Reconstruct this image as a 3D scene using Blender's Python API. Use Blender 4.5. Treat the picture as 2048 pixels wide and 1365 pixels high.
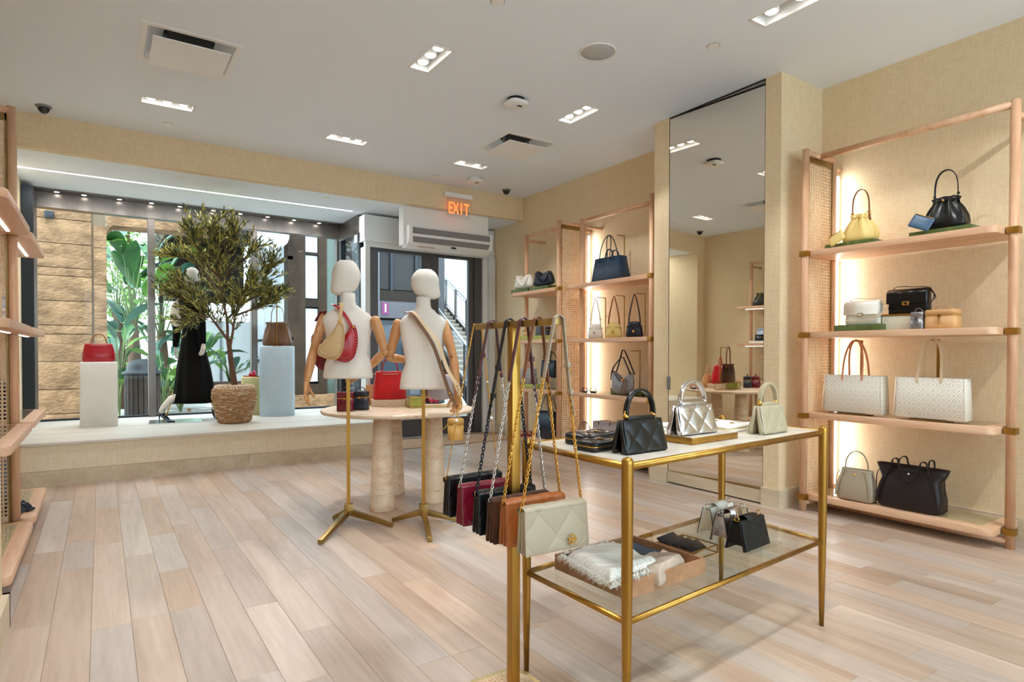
import bpy, bmesh, math, random
from math import sin, cos, pi, radians, atan2, sqrt, hypot, tan, exp
from mathutils import Vector, Matrix, Euler
random.seed(7)
for o in list(bpy.data.objects): bpy.data.objects.remove(o)
SC = bpy.context.scene
COL = SC.collection
# ---------------------------------------------------------------- camera
cam_data = bpy.data.cameras.new('camera'); cam = bpy.data.objects.new('camera', cam_data); COL.objects.link(cam)
FPX, YAW, PITCH, ROLL = 1222.74, radians(33.936), radians(-0.878), radians(0.097)
cam_data.sensor_width = 36.0; cam_data.sensor_fit = 'HORIZONTAL'
cam_data.lens = FPX * 36.0 / 2048.0
cam_data.shift_y = (724.38 - 682.5) / 2048.0
cam_data.clip_start = 0.05; cam_data.clip_end = 300
_f = Vector((sin(YAW) * cos(PITCH), cos(YAW) * cos(PITCH), sin(PITCH)))
_r = Vector((cos(YAW), -sin(YAW), 0)); _u = _r.cross(_f)
_r2 = _r * cos(ROLL) + _u * sin(ROLL); _u2 = -_r * sin(ROLL) + _u * cos(ROLL)
cam.matrix_world = Matrix(((_r2.x, _u2.x, -_f.x, 0), (_r2.y, _u2.y, -_f.y, 0), (_r2.z, _u2.z, -_f.z, 1.2), (0, 0, 0, 1)))
SC.camera = cam
SC.view_settings.view_transform = 'Standard'; SC.view_settings.look = 'None'
SC.view_settings.exposure = 0.38; SC.view_settings.gamma = 1.0; SC.view_settings.use_curve_mapping = False
SC.cycles.max_bounces = 9; SC.cycles.diffuse_bounces = 6; SC.cycles.glossy_bounces = 3
SC.cycles.transmission_bounces = 4; SC.cycles.transparent_max_bounces = 12
SC.cycles.caustics_reflective = False; SC.cycles.caustics_refractive = False
SC.cycles.sample_clamp_indirect = 6.0
# ---------------------------------------------------------------- world, sun
W = bpy.data.worlds.new('sky'); SC.world = W; W.use_nodes = True
nt = W.node_tree; nt.nodes.clear()
wo = nt.nodes.new('ShaderNodeOutputWorld'); bg = nt.nodes.new('ShaderNodeBackground')
bg.inputs[0].default_value = (0.76, 0.89, 1.0, 1); bg.inputs[1].default_value = 4.2
nt.links.new(bg.outputs[0], wo.inputs[0])
sd = bpy.data.lights.new('sun', 'SUN'); sd.energy = 3.4; sd.angle = radians(0.6); sd.color = (1, .96, .88)
sun = bpy.data.objects.new('sun', sd); COL.objects.link(sun)
sun.rotation_euler = Vector((0.22, 0.36, -0.88)).to_track_quat('-Z', 'Y').to_euler()
SPOT_W = 60.0      # watts per ceiling spot

# ---------------------------------------------------------------- objects and tags
def tag(o, label=None, cat=None, group=None, kind=None):
    if label: o['label'] = label
    if cat: o['category'] = cat
    if group: o['group'] = group
    if kind: o['kind'] = kind
    return o
def thing(name, label, cat, loc=(0, 0, 0), rz=0.0, group=None):
    o = bpy.data.objects.new(name, None); COL.objects.link(o)
    o.empty_display_size = .05; o.location = loc; o.rotation_euler = (0, 0, rz)
    return tag(o, label, cat, group)
class MB:
    """collects geometry, build() links it as one mesh object"""
    def __init__(s): s.v = []; s.f = []; s.s = []; s.bb = []
    def add(s, vs, fs, smooth=False, T=None):
        n = len(s.v)
        s.v += [tuple(T @ Vector(p)) if T else tuple(p) for p in vs]
        s.f += [tuple(i + n for i in f) for f in fs]; s.s += [smooth] * len(fs); return s
    def box(s, x0, x1, y0, y1, z0, z1, T=None):
        return s.add([(x0, y0, z0), (x1, y0, z0), (x1, y1, z0), (x0, y1, z0), (x0, y0, z1), (x1, y0, z1), (x1, y1, z1), (x0, y1, z1)],
                     [(3, 2, 1, 0), (4, 5, 6, 7), (0, 1, 5, 4), (1, 2, 6, 5), (2, 3, 7, 6), (3, 0, 4, 7)], False, T)
    def loft(s, rings, smooth=True, caps=(True, True), closed=False, T=None):
        n = len(rings[0]); vs = [p for r in rings for p in r]; fs = []
        m = len(rings)
        for i in range(m if closed else m - 1):
            a = i * n; b = ((i + 1) % m) * n
            for j in range(n):
                k = (j + 1) % n; fs.append((a + j, a + k, b + k, b + j))
        nn = len(s.f)
        s.add(vs, fs, smooth, T)
        base = len(s.v) - len(vs)
        if not closed:
            if caps[0]: s.f.append(tuple(base + j for j in reversed(range(n)))); s.s.append(False)
            if caps[1]: s.f.append(tuple(base + (m - 1) * n + j for j in range(n))); s.s.append(False)
        return s
    def tube(s, pts, r, n=8, closed=False, smooth=True, caps=(True, True), T=None):
        P = [Vector(p) for p in pts]; m = len(P)
        R = r if isinstance(r, (list, tuple)) else [r] * m
        rings = []; nrm = None
        for i in range(m):
            if closed: t = P[(i + 1) % m] - P[i - 1]
            else: t = P[min(i + 1, m - 1)] - P[max(i - 1, 0)]
            t.normalize()
            if nrm is None:
                nrm = t.orthogonal().normalized() if abs(t.z) > .9 or True else None
                ref = Vector((0, 0, 1)) if abs(t.z) < .9 else Vector((1, 0, 0))
                nrm = (ref - t * ref.dot(t)).normalized()
            else:
                nrm = (nrm - t * nrm.dot(t))
                nrm = nrm.normalized() if nrm.length > 1e-6 else t.orthogonal().normalized()
            b = t.cross(nrm)
            rings.append([P[i] + (nrm * cos(2 * pi * k / n + pi / n) + b * sin(2 * pi * k / n + pi / n)) * R[i] for k in range(n)])
        return s.loft(rings, smooth, caps, closed, T)
    def ribbon(s, pts, w, t, side=(1, 0, 0), closed=False, T=None, smooth=False):
        """flat strap: width w along `side`, thickness t"""
        P = [Vector(p) for p in pts]; m = len(P); sd_ = Vector(side).normalized(); rings = []
        W_ = w if isinstance(w, (list, tuple)) else [w] * m
        for i in range(m):
            tt = (P[(i + 1) % m] - P[i - 1]) if closed else (P[min(i + 1, m - 1)] - P[max(i - 1, 0)])
            tt.normalize(); a = (sd_ - tt * sd_.dot(tt))
            a = a.normalized() if a.length > 1e-5 else tt.orthogonal().normalized()
            b = tt.cross(a)
            rings.append([P[i] + a * W_[i] / 2 + b * t / 2, P[i] - a * W_[i] / 2 + b * t / 2, P[i] - a * W_[i] / 2 - b * t / 2, P[i] + a * W_[i] / 2 - b * t / 2])
        return s.loft(rings, smooth, (True, True), closed, T)
    def lathe(s, prof, n=24, smooth=True, T=None, caps=(True, True), sx=1, sy=1):
        return s.loft([[(r * sx * cos(2 * pi * k / n), r * sy * sin(2 * pi * k / n), z) for k in range(n)] for r, z in prof], smooth, caps, False, T)
    def prism(s, poly, z0, z1, T=None):
        n = len(poly)
        vs = [(x, y, z0) for x, y in poly] + [(x, y, z1) for x, y in poly]
        fs = [tuple(reversed(range(n))), tuple(range(n, 2 * n))] + [(i, (i + 1) % n, n + (i + 1) % n, n + i) for i in range(n)]
        return s.add(vs, fs, False, T)
    def grid(s, fn, nu, nv, smooth=True, T=None):
        vs = [fn(i / nu, j / nv) for j in range(nv + 1) for i in range(nu + 1)]
        fs = [(j * (nu + 1) + i, j * (nu + 1) + i + 1, (j + 1) * (nu + 1) + i + 1, (j + 1) * (nu + 1) + i) for j in range(nv) for i in range(nu)]
        return s.add(vs, fs, smooth, T)
    def ball(s, c, r, n=10, m=6, T=None, sc=(1, 1, 1)):
        rings = []
        for j in range(m + 1):
            a = -pi / 2 + pi * j / m; rr = max(cos(a), .02)
            rings.append([(c[0] + r * sc[0] * rr * cos(2 * pi * k / n), c[1] + r * sc[1] * rr * sin(2 * pi * k / n), c[2] + r * sc[2] * sin(a)) for k in range(n)])
        return s.loft(rings, True, (True, True), False, T)
    def build(s, name, mat, parent=None, bevel=0, segs=2, sub=0, label=None, kind=None):
        me = bpy.data.meshes.new(name); me.from_pydata([tuple(p) for p in s.v], [], s.f)
        me.polygons.foreach_set('use_smooth', s.s); me.update()
        if bevel:
            bm = bmesh.new(); bm.from_mesh(me)
            es = [e for e in bm.edges if len(e.link_faces) == 2 and e.calc_face_angle(0) > .5]
            bmesh.ops.bevel(bm, geom=es, offset=bevel, segments=segs, affect='EDGES', profile=.6, clamp_overlap=True)
            for f in bm.faces: f.smooth = True
            bm.to_mesh(me); bm.free(); smooth_angle(me, 40)
        me.materials.append(mat)
        o = bpy.data.objects.new(name, me); COL.objects.link(o)
        if parent: o.parent = parent
        if sub:
            md = o.modifiers.new('sub', 'SUBSURF'); md.levels = sub; md.render_levels = sub
        return tag(o, label, None, None, kind)
def smooth_angle(me, deg):
    bm = bmesh.new(); bm.from_mesh(me)
    for e in bm.edges: e.smooth = not (len(e.link_faces) == 2 and e.calc_face_angle(0) > radians(deg))
    bm.to_mesh(me); bm.free()
def single(name, mb, mat, label, cat, loc=(0, 0, 0), rz=0, group=None, **k):
    o = mb.build(name, mat, None, **k); o.location = loc; o.rotation_euler = (0, 0, rz)
    return tag(o, label, cat, group)
def struct(name, mb, mat, **k): return mb.build(name, mat, None, kind='structure', **k)
def copy_tree(o, parent=None):
    c = o.copy(); COL.objects.link(c)
    if parent: c.parent = parent
    for ch in [q for q in bpy.data.objects if q.parent == o]: copy_tree(ch, c)
    return c
def dup(o, loc, rz=0, label=None, group=None):
    c = copy_tree(o); c.location = loc; c.rotation_euler = (0, 0, rz)
    return tag(c, label, None, group)
def arc(cx, cz, rx, rz_, a0, a1, n=12, y=0, x=None):
    out = []
    for i in range(n + 1):
        a = radians(a0 + (a1 - a0) * i / n)
        out.append((cx + rx * cos(a), y, cz + rz_ * sin(a)) if x is None else (x, cx + rx * cos(a), cz + rz_ * sin(a)))
    return out
def spline(pts, n=6):
    """Catmull-Rom through pts"""
    P = [Vector(p) for p in pts]; out = []
    for i in range(len(P) - 1):
        p0, p1, p2, p3 = P[max(i - 1, 0)], P[i], P[i + 1], P[min(i + 2, len(P) - 1)]
        for k in range(n):
            t = k / n
            out.append(.5 * ((2 * p1) + (p2 - p0) * t + (2 * p0 - 5 * p1 + 4 * p2 - p3) * t * t + (3 * p1 - p0 - 3 * p2 + p3) * t ** 3))
    return out + [P[-1]]

# ---------------------------------------------------------------- materials
def nodes(name):
    m = bpy.data.materials.new(name); m.use_nodes = True; t = m.node_tree
    return m, t, t.nodes['Principled BSDF']
def N(t, kind, **inp):
    n = t.nodes.new(kind)
    for k, v in inp.items():
        if k in n.inputs: n.inputs[k].default_value = v
    return n
def ramp(t, fac, stops):
    r = t.nodes.new('ShaderNodeValToRGB'); el = r.color_ramp.elements
    while len(el) < len(stops): el.new(.5)
    for e, (p, c) in zip(el, stops): e.position = p; e.color = (*c, 1)
    t.links.new(fac, r.inputs[0]); return r
def lin(c):
    """sRGB 0-255 -> linear"""
    return tuple(((v / 255) / 12.92 if v <= 10 else (((v / 255) + .055) / 1.055) ** 2.4) for v in c)
def mat(name, c, rough=.5, metal=0, bump=None, var=None, coat=0, sheen=0, spec=.5, stretch=(1, 1, 1)):
    """c sRGB; var=(c2, scale); bump=(scale, strength, distance)"""
    m, t, b = nodes(name); c = lin(c)
    b.inputs['Base Color'].default_value = (*c, 1); b.inputs['Roughness'].default_value = rough
    b.inputs['Metallic'].default_value = metal; b.inputs['Coat Weight'].default_value = coat
    b.inputs['Sheen Weight'].default_value = sheen; b.inputs['Specular IOR Level'].default_value = spec
    if var or bump:
        tc = N(t, 'ShaderNodeTexCoord'); mp = N(t, 'ShaderNodeMapping'); mp.inputs['Scale'].default_value = stretch
        t.links.new(tc.outputs['Object'], mp.inputs[0])
    if var:
        n = N(t, 'ShaderNodeTexNoise', Scale=var[1], Detail=5.0, Roughness=.6)
        t.links.new(mp.outputs[0], n.inputs['Vector'])
        r = ramp(t, n.outputs[0], [(.32, c), (.68, lin(var[0]))]); t.links.new(r.outputs[0], b.inputs['Base Color'])
    if bump:
        n2 = N(t, 'ShaderNodeTexNoise', Scale=bump[0], Detail=3.0)
        t.links.new(mp.outputs[0], n2.inputs['Vector'])
        bp = N(t, 'ShaderNodeBump', Strength=bump[1], Distance=bump[2]); t.links.new(n2.outputs[0], bp.inputs['Height'])
        t.links.new(bp.outputs[0], b.inputs['Normal'])
    return m
def weave(name, c1, c2, scale=90, rough=.85, tint=None, bump=.25):
    """linen-like cloth: two crossed stretched noises"""
    m, t, b = nodes(name); tc = N(t, 'ShaderNodeTexCoord')
    outs = []
    for st in ((1, 1, .06), (.06, .06, 1.0)):
        mp = N(t, 'ShaderNodeMapping'); mp.inputs['Scale'].default_value = st
        t.links.new(tc.outputs['Object'], mp.inputs[0])
        n = N(t, 'ShaderNodeTexNoise', Scale=scale, Detail=4.0, Roughness=.65); t.links.new(mp.outputs[0], n.inputs['Vector'])
        outs.append(n)
    a = N(t, 'ShaderNodeMath'); a.operation = 'ADD'; t.links.new(outs[0].outputs[0], a.inputs[0]); t.links.new(outs[1].outputs[0], a.inputs[1])
    h = N(t, 'ShaderNodeMath'); h.operation = 'MULTIPLY'; h.inputs[1].default_value = .5; t.links.new(a.outputs[0], h.inputs[0])
    r = ramp(t, h.outputs[0], [(.36, lin(c1)), (.62, lin(c2))]); t.links.new(r.outputs[0], b.inputs['Base Color'])
    b.inputs['Roughness'].default_value = rough
    bp = N(t, 'ShaderNodeBump', Strength=bump, Distance=.002); t.links.new(h.outputs[0], bp.inputs['Height']); t.links.new(bp.outputs[0], b.inputs['Normal'])
    return m
def wood(name, c1, c2, rough=.42, scale=6, axis=(1, 1, .08), vary=0.0, bump=.1):
    """straight grained wood, grain along the axis with the small scale"""
    m, t, b = nodes(name); tc = N(t, 'ShaderNodeTexCoord'); mp = N(t, 'ShaderNodeMapping'); mp.inputs['Scale'].default_value = axis
    t.links.new(tc.outputs['Object'], mp.inputs[0])
    oi = N(t, 'ShaderNodeObjectInfo')
    if vary:
        mu = N(t, 'ShaderNodeVectorMath'); mu.operation = 'SCALE'; t.links.new(oi.outputs['Random'], mu.inputs['Scale']); mu.inputs[0].default_value = (17, 23, 5)
        ad = N(t, 'ShaderNodeVectorMath'); ad.operation = 'ADD'; t.links.new(mp.outputs[0], ad.inputs[0]); t.links.new(mu.outputs[0], ad.inputs[1]); vec = ad.outputs[0]
    else: vec = mp.outputs[0]
    n = N(t, 'ShaderNodeTexNoise', Scale=scale, Detail=6.0, Roughness=.62, Distortion=.6); t.links.new(vec, n.inputs['Vector'])
    n2 = N(t, 'ShaderNodeTexNoise', Scale=scale * 9, Detail=3.0); t.links.new(vec, n2.inputs['Vector'])
    mx = N(t, 'ShaderNodeMath'); mx.operation = 'MULTIPLY_ADD'; mx.inputs[1].default_value = .45; t.links.new(n2.outputs[0], mx.inputs[0]); t.links.new(n.outputs[0], mx.inputs[2])
    r = ramp(t, mx.outputs[0], [(.5, lin(c1)), (.92, lin(c2))]); col = r.outputs[0]
    if vary:
        hs = N(t, 'ShaderNodeHueSaturation'); t.links.new(col, hs.inputs['Color'])
        mr = N(t, 'ShaderNodeMapRange'); mr.inputs['To Min'].default_value = 1 - vary; mr.inputs['To Max'].default_value = 1 + vary * .45
        t.links.new(oi.outputs['Random'], mr.inputs['Value']); t.links.new(mr.outputs[0], hs.inputs['Value'])
        wn = N(t, 'ShaderNodeTexWhiteNoise'); wn.noise_dimensions = '1D'; t.links.new(oi.outputs['Random'], wn.inputs['W'])
        m2 = N(t, 'ShaderNodeMapRange'); m2.inputs['To Min'].default_value = .7; m2.inputs['To Max'].default_value = 1.35
        t.links.new(wn.outputs[0], m2.inputs['Value']); t.links.new(m2.outputs[0], hs.inputs['Saturation']); col = hs.outputs[0]
    t.links.new(col, b.inputs['Base Color']); b.inputs['Roughness'].default_value = rough
    bp = N(t, 'ShaderNodeBump', Strength=bump, Distance=.001); t.links.new(mx.outputs[0], bp.inputs['Height']); t.links.new(bp.outputs[0], b.inputs['Normal'])
    return m
def emit(name, c, s):
    m = bpy.data.materials.new(name); m.use_nodes = True; t = m.node_tree; t.nodes.clear()
    o = N(t, 'ShaderNodeOutputMaterial'); e = N(t, 'ShaderNodeEmission'); e.inputs[0].default_value = (*c, 1); e.inputs[1].default_value = s
    t.links.new(e.outputs[0], o.inputs[0]); return m
def glassy(name, c=(.96, .98, .97), refl=1.0, ior=1.45, rough=0.0):
    """thin pane: transparent with fresnel reflection"""
    m = bpy.data.materials.new(name); m.use_nodes = True; t = m.node_tree; t.nodes.clear()
    o = N(t, 'ShaderNodeOutputMaterial'); tr = N(t, 'ShaderNodeBsdfTransparent'); tr.inputs[0].default_value = (*c, 1)
    g = N(t, 'ShaderNodeBsdfGlossy'); g.inputs['Roughness'].default_value = rough; fr = N(t, 'ShaderNodeFresnel'); fr.inputs[0].default_value = ior
    mu = N(t, 'ShaderNodeMath'); mu.operation = 'MULTIPLY'; mu.inputs[1].default_value = refl; t.links.new(fr.outputs[0], mu.inputs[0])
    ge = N(t, 'ShaderNodeNewGeometry'); iv = N(t, 'ShaderNodeMath'); iv.operation = 'SUBTRACT'; iv.inputs[0].default_value = 1.0; t.links.new(ge.outputs['Backfacing'], iv.inputs[1])
    m3 = N(t, 'ShaderNodeMath'); m3.operation = 'MULTIPLY'; t.links.new(mu.outputs[0], m3.inputs[0]); t.links.new(iv.outputs[0], m3.inputs[1]); mu = m3
    mx = N(t, 'ShaderNodeMixShader'); t.links.new(mu.outputs[0], mx.inputs[0]); t.links.new(tr.outputs[0], mx.inputs[1]); t.links.new(g.outputs[0], mx.inputs[2])
    t.links.new(mx.outputs[0], o.inputs[0]); return m
def printed(name, c, c2, rough=.6, s=22):
    """diamond lattice print with a round rosette in each diamond (in local x/z)"""
    m, t, b = nodes(name); tc = N(t, 'ShaderNodeTexCoord'); sp = N(t, 'ShaderNodeSeparateXYZ'); t.links.new(tc.outputs['Object'], sp.inputs[0])
    def M(op, a, bb=None, cval=None):
        n = N(t, 'ShaderNodeMath'); n.operation = op
        for i, q in enumerate((a, bb)):
            if q is None: continue
            if isinstance(q, (int, float)): n.inputs[i].default_value = q
            else: t.links.new(q, n.inputs[i])
        return n.outputs[0]
    u0 = M('ADD', sp.outputs[0], sp.outputs[1])
    def cell(u, v):
        a = M('MULTIPLY', M('ADD', u, v), s); bq = M('MULTIPLY', M('SUBTRACT', u, v), s)
        fa = M('ABSOLUTE', M('SUBTRACT', M('FRACT', a), .5)); fb = M('ABSOLUTE', M('SUBTRACT', M('FRACT', bq), .5))
        line = M('GREATER_THAN', M('MAXIMUM', fa, fb), .455)
        rr = M('SQRT', M('ADD', M('MULTIPLY', fa, fa), M('MULTIPLY', fb, fb)))
        ring = M('LESS_THAN', M('ABSOLUTE', M('SUBTRACT', rr, .24)), .055)
        dot = M('LESS_THAN', M('MULTIPLY', fa, fb), .0012)
        core = M('MULTIPLY', dot, M('LESS_THAN', rr, .24))
        return M('MAXIMUM', M('MAXIMUM', line, ring), core)
    k = cell(u0, M('MULTIPLY', sp.outputs[2], .9))
    mx = N(t, 'ShaderNodeMix'); mx.data_type = 'RGBA'; t.links.new(k, mx.inputs[0])
    mx.inputs[6].default_value = (*lin(c), 1); mx.inputs[7].default_value = (*lin(c2), 1)
    t.links.new(mx.outputs[2], b.inputs['Base Color']); b.inputs['Roughness'].default_value = rough
    return m
MT = {}
def setup_mats():
    d = MT
    d['wall'] = weave('wallpaper', (210, 187, 150), (229, 210, 176), 190, .9, bump=.12)
    d['wall_v'] = weave('platform_cloth', (216, 202, 172), (232, 220, 196), 120, .9)
    d['ceil'] = mat('ceiling_paint', (227, 235, 244), .85, bump=(40, .05, .001))
    d['white'] = mat('white_paint', (232, 232, 230), .45)
    d['whitem'] = mat('white_metal', (222, 224, 224), .35)
    d['plank'] = wood('oak_plank', (200, 183, 169), (166, 146, 130), .33, 5, (1, .07, 1), vary=.13, bump=.05)
    d['sub'] = mat('subfloor', (70, 52, 40), .8)
    d['base'] = wood('pale_baseboard', (214, 200, 176), (188, 170, 142), .5, 5, (1, .1, 1))
    d['ptop'] = wood('pale_platform_wood', (226, 222, 214), (196, 190, 180), .4, 5, (.08, 1, 1))
    d['oak'] = wood('pink_oak', (224, 184, 150), (198, 148, 112), .42, 7, (1, 1, .1))
    d['oakh'] = wood('pink_oak_shelf', (228, 192, 160), (204, 156, 122), .42, 7, (1, .1, 1))
    d['cane'] = mat('woven_cane', (232, 206, 172), .6, var=((214, 180, 142), 30))
    d['caneback'] = mat('cane_back', (120, 84, 58), .8)
    d['brass'] = mat('brushed_brass', (186, 144, 72), .34, 1, bump=(60, .06, .001), var=((160, 120, 56), 12), stretch=(1, 1, .1))
    d['brassd'] = mat('aged_brass', (172, 146, 92), .36, 1, var=((146, 120, 70), 14))
    d['gold'] = mat('polished_gold', (226, 176, 90), .2, 1)
    d['silverm'] = mat('polished_silver', (214, 214, 218), .2, 1)
    d['chainb'] = mat('black_chain', (36, 44, 58), .3, .8)
    d['steel'] = mat('bronze_steel', (132, 124, 118), .32, .85, var=((108, 100, 94), 5), stretch=(1, 1, .1))
    d['steeld'] = mat('dark_frame', (44, 48, 54), .35, .6)
    d['steell'] = mat('silver_frame', (158, 160, 164), .35, .8, var=((132, 134, 138), 5), stretch=(1, 1, .15))
    d['mirror'] = mat('mirror_glass', (238, 232, 220), .012, 1)
    d['pane'] = glassy('window_glass', (.90, .95, .95), .35)
    d['shelfglass'] = glassy('shelf_glass', (.93, .96, .94), 1.3)
    d['acryl'] = glassy('clear_acrylic', (.94, .96, .96), 1.0)
    d['stone'] = mat('pale_marble', (226, 220, 208), .3, var=((200, 192, 178), 7))
    d['trav'] = trav()
    d['linen'] = weave('mannequin_linen', (220, 213, 205), (230, 224, 217), 260, .9, bump=.1)
    d['armwood'] = wood('jointed_arm_wood', (206, 154, 106), (180, 124, 76), .4, 6, (1, 1, .15))
    d['lamp'] = emit('lamp_face', (1, .96, .9), 22)
    d['led'] = emit('led_strip', (.93, .97, 1), 9)
    d['ledw'] = emit('led_warm', (1, .93, .84), 7)
    d['black'] = mat('black_leather', (11, 11, 13), .3, bump=(220, .12, .001), spec=.4)
    d['blackm'] = mat('matte_black_leather', (15, 14, 15), .5, bump=(200, .15, .001), spec=.3)
    d['navy'] = mat('navy_leather', (22, 30, 48), .38, bump=(200, .15, .001))
    d['espresso'] = mat('espresso_leather', (32, 25, 27), .42, bump=(160, .2, .001), spec=.35)
    d['burg'] = mat('burgundy_leather', (112, 14, 36), .32, bump=(200, .12, .001))
    d['brownv'] = mat('brown_velvet', (50, 28, 14), .7, sheen=.12, var=((84, 48, 26), 12), spec=.2)
    d['tan'] = mat('tan_leather', (152, 86, 38), .38, bump=(200, .12, .001))
    d['camel'] = mat('camel_leather', (204, 158, 106), .45, bump=(180, .12, .001))
    d['taupe'] = mat('taupe_leather', (162, 150, 130), .42, bump=(200, .12, .001))
    d['taupe2'] = mat('grey_taupe_leather', (148, 136, 120), .5, bump=(200, .12, .001))
    d['olive'] = mat('olive_beige_leather', (166, 156, 130), .45, bump=(200, .12, .001))
    d['silver'] = mat('silver_foil_leather', (176, 170, 170), .24, 1, bump=(28, .5, .004), var=((226, 222, 224), 25))
    d['silverg'] = mat('grey_metallic_leather', (150, 150, 158), .35, .8, bump=(120, .2, .001))
    d['ivory'] = mat('ivory_leather', (232, 228, 218), .45, bump=(160, .1, .001))
    d['cream'] = mat('butter_leather', (228, 202, 128), .42, bump=(120, .3, .001))
    d['red'] = mat('red_suede', (206, 14, 26), .75, sheen=.1, var=((178, 14, 26), 9))
    d['redp'] = mat('red_leather', (168, 20, 36), .3, bump=(160, .1, .001))
    d['sand'] = mat('sand_leather', (188, 158, 112), .55, bump=(160, .15, .001))
    d['brownl'] = mat('brown_leather', (112, 78, 52), .45, bump=(160, .15, .001))
    d['umber'] = mat('umber_strap', (112, 66, 36), .45)
    d['maroon'] = mat('maroon_strap', (74, 34, 44), .42)
    d['straptan'] = mat('natural_strap', (204, 150, 112), .5)
    d['strapc'] = mat('pale_strap', (214, 190, 156), .5)
    d['croc'] = mat('navy_embossed_leather', (20, 42, 64), .26, bump=(70, .9, .004), var=((34, 66, 96), 30))
    d['bluep'] = mat('slate_blue_leather', (62, 92, 122), .4)
    d['print'] = printed('ivory_monogram', (228, 224, 214), (192, 184, 168), .55, 17)
    d['printg'] = printed('grey_monogram', (196, 184, 186), (140, 126, 134), .5, 22)
    d['printw'] = printed('scarf_white', (234, 232, 226), (214, 210, 202), .9, 16)
    d['printn'] = printed('scarf_navy', (52, 62, 76), (78, 90, 104), .9, 16)
    d['python'] = mat('snake_print', (196, 190, 182), .4, var=((70, 66, 66), 60))
    d['sparkle'] = mat('silver_jacquard', (180, 180, 184), .4, .3, var=((90, 92, 102), 90))
    d['green'] = mat('moss_velvet', (94, 112, 40), .8, var=((66, 82, 26), 14), sheen=.4)
    d['lime'] = mat('lime_velvet', (178, 182, 84), .8, var=((152, 156, 60), 14), sheen=.4)
    d['pink'] = mat('blush_scarf', (226, 196, 178), .9)
    d['scarft'] = mat('taupe_scarf', (186, 170, 154), .9, var=((170, 154, 138), 40))
    d['fringe'] = mat('white_fringe', (236, 232, 224), .95)
    d['fringed'] = mat('dark_fringe', (30, 30, 34), .95)
    d['lavender'] = mat('grey_lilac_leather', (168, 158, 164), .35)
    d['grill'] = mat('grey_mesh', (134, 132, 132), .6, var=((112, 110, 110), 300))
    d['dark'] = mat('dark_void', (16, 16, 18), .6)
    d['domeg'] = mat('smoked_dome', (40, 38, 40), .12)
    d['orange'] = emit('exit_red', (1.0, .13, .03), 2.6)
    d['linenw'] = weave('white_plinth_cloth', (222, 218, 212), (234, 231, 226), 220, .9, bump=.15)
    d['linenb'] = weave('pale_blue_cloth', (178, 198, 212), (194, 212, 224), 220, .9, bump=.15)
    d['yel'] = mat('pistachio_plinth', (206, 200, 146), .8)
    d['basket'] = mat('woven_grass', (196, 156, 108), .8, var=((140, 100, 62), 40))
    d['basketl'] = mat('bleached_grass', (226, 208, 184), .8)
    d['bark'] = mat('olive_bark', (112, 80, 58), .85, bump=(30, .8, .01), var=((84, 56, 42), 18))
    d['leaf1'] = mat('olive_leaf_dark', (74, 84, 42), .5)
    d['leaf2'] = mat('olive_leaf_gold', (172, 164, 74), .5)
    d['soil'] = mat('soil', (40, 30, 26), .9)
    d['dress'] = mat('black_dress_cloth', (10, 8, 8), .8, spec=.15)
    d['skin'] = mat('mannequin_gloss_white', (228, 222, 214), .35)
    d['navyv'] = mat('navy_patent', (14, 26, 48), .25)
def trav():
    m, t, b = nodes('travertine'); tc = N(t, 'ShaderNodeTexCoord'); mp = N(t, 'ShaderNodeMapping'); mp.inputs['Scale'].default_value = (1, 1, 3.2)
    t.links.new(tc.outputs['Object'], mp.inputs[0])
    n = N(t, 'ShaderNodeTexNoise', Scale=5.0, Detail=8.0, Roughness=.65, Distortion=.5); t.links.new(mp.outputs[0], n.inputs['Vector'])
    r = ramp(t, n.outputs[0], [(.28, lin((196, 160, 128))), (.45, lin((220, 196, 168))), (.7, lin((232, 216, 194)))])
    v = N(t, 'ShaderNodeTexNoise', Scale=46.0, Detail=2.0); t.links.new(mp.outputs[0], v.inputs['Vector'])
    pit = ramp(t, v.outputs[0], [(.29, (0.18, .1, .06)), (.35, (1, 1, 1))])
    w = N(t, 'ShaderNodeTexNoise', Scale=3.4, Detail=4.0, Distortion=.8); t.links.new(mp.outputs[0], w.inputs['Vector'])
    crack = ramp(t, w.outputs[0], [(.30, (.42, .22, .12)), (.335, (1, 1, 1))])
    mx = N(t, 'ShaderNodeMix'); mx.data_type = 'RGBA'; mx.blend_type = 'MULTIPLY'; mx.inputs[0].default_value = .8
    t.links.new(r.outputs[0], mx.inputs[6]); t.links.new(pit.outputs[0], mx.inputs[7])
    m2 = N(t, 'ShaderNodeMix'); m2.data_type = 'RGBA'; m2.blend_type = 'MULTIPLY'; m2.inputs[0].default_value = .8
    t.links.new(mx.outputs[2], m2.inputs[6]); t.links.new(crack.outputs[0], m2.inputs[7])
    t.links.new(m2.outputs[2], b.inputs['Base Color']); b.inputs['Roughness'].default_value = .4
    return m
setup_mats()
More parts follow.
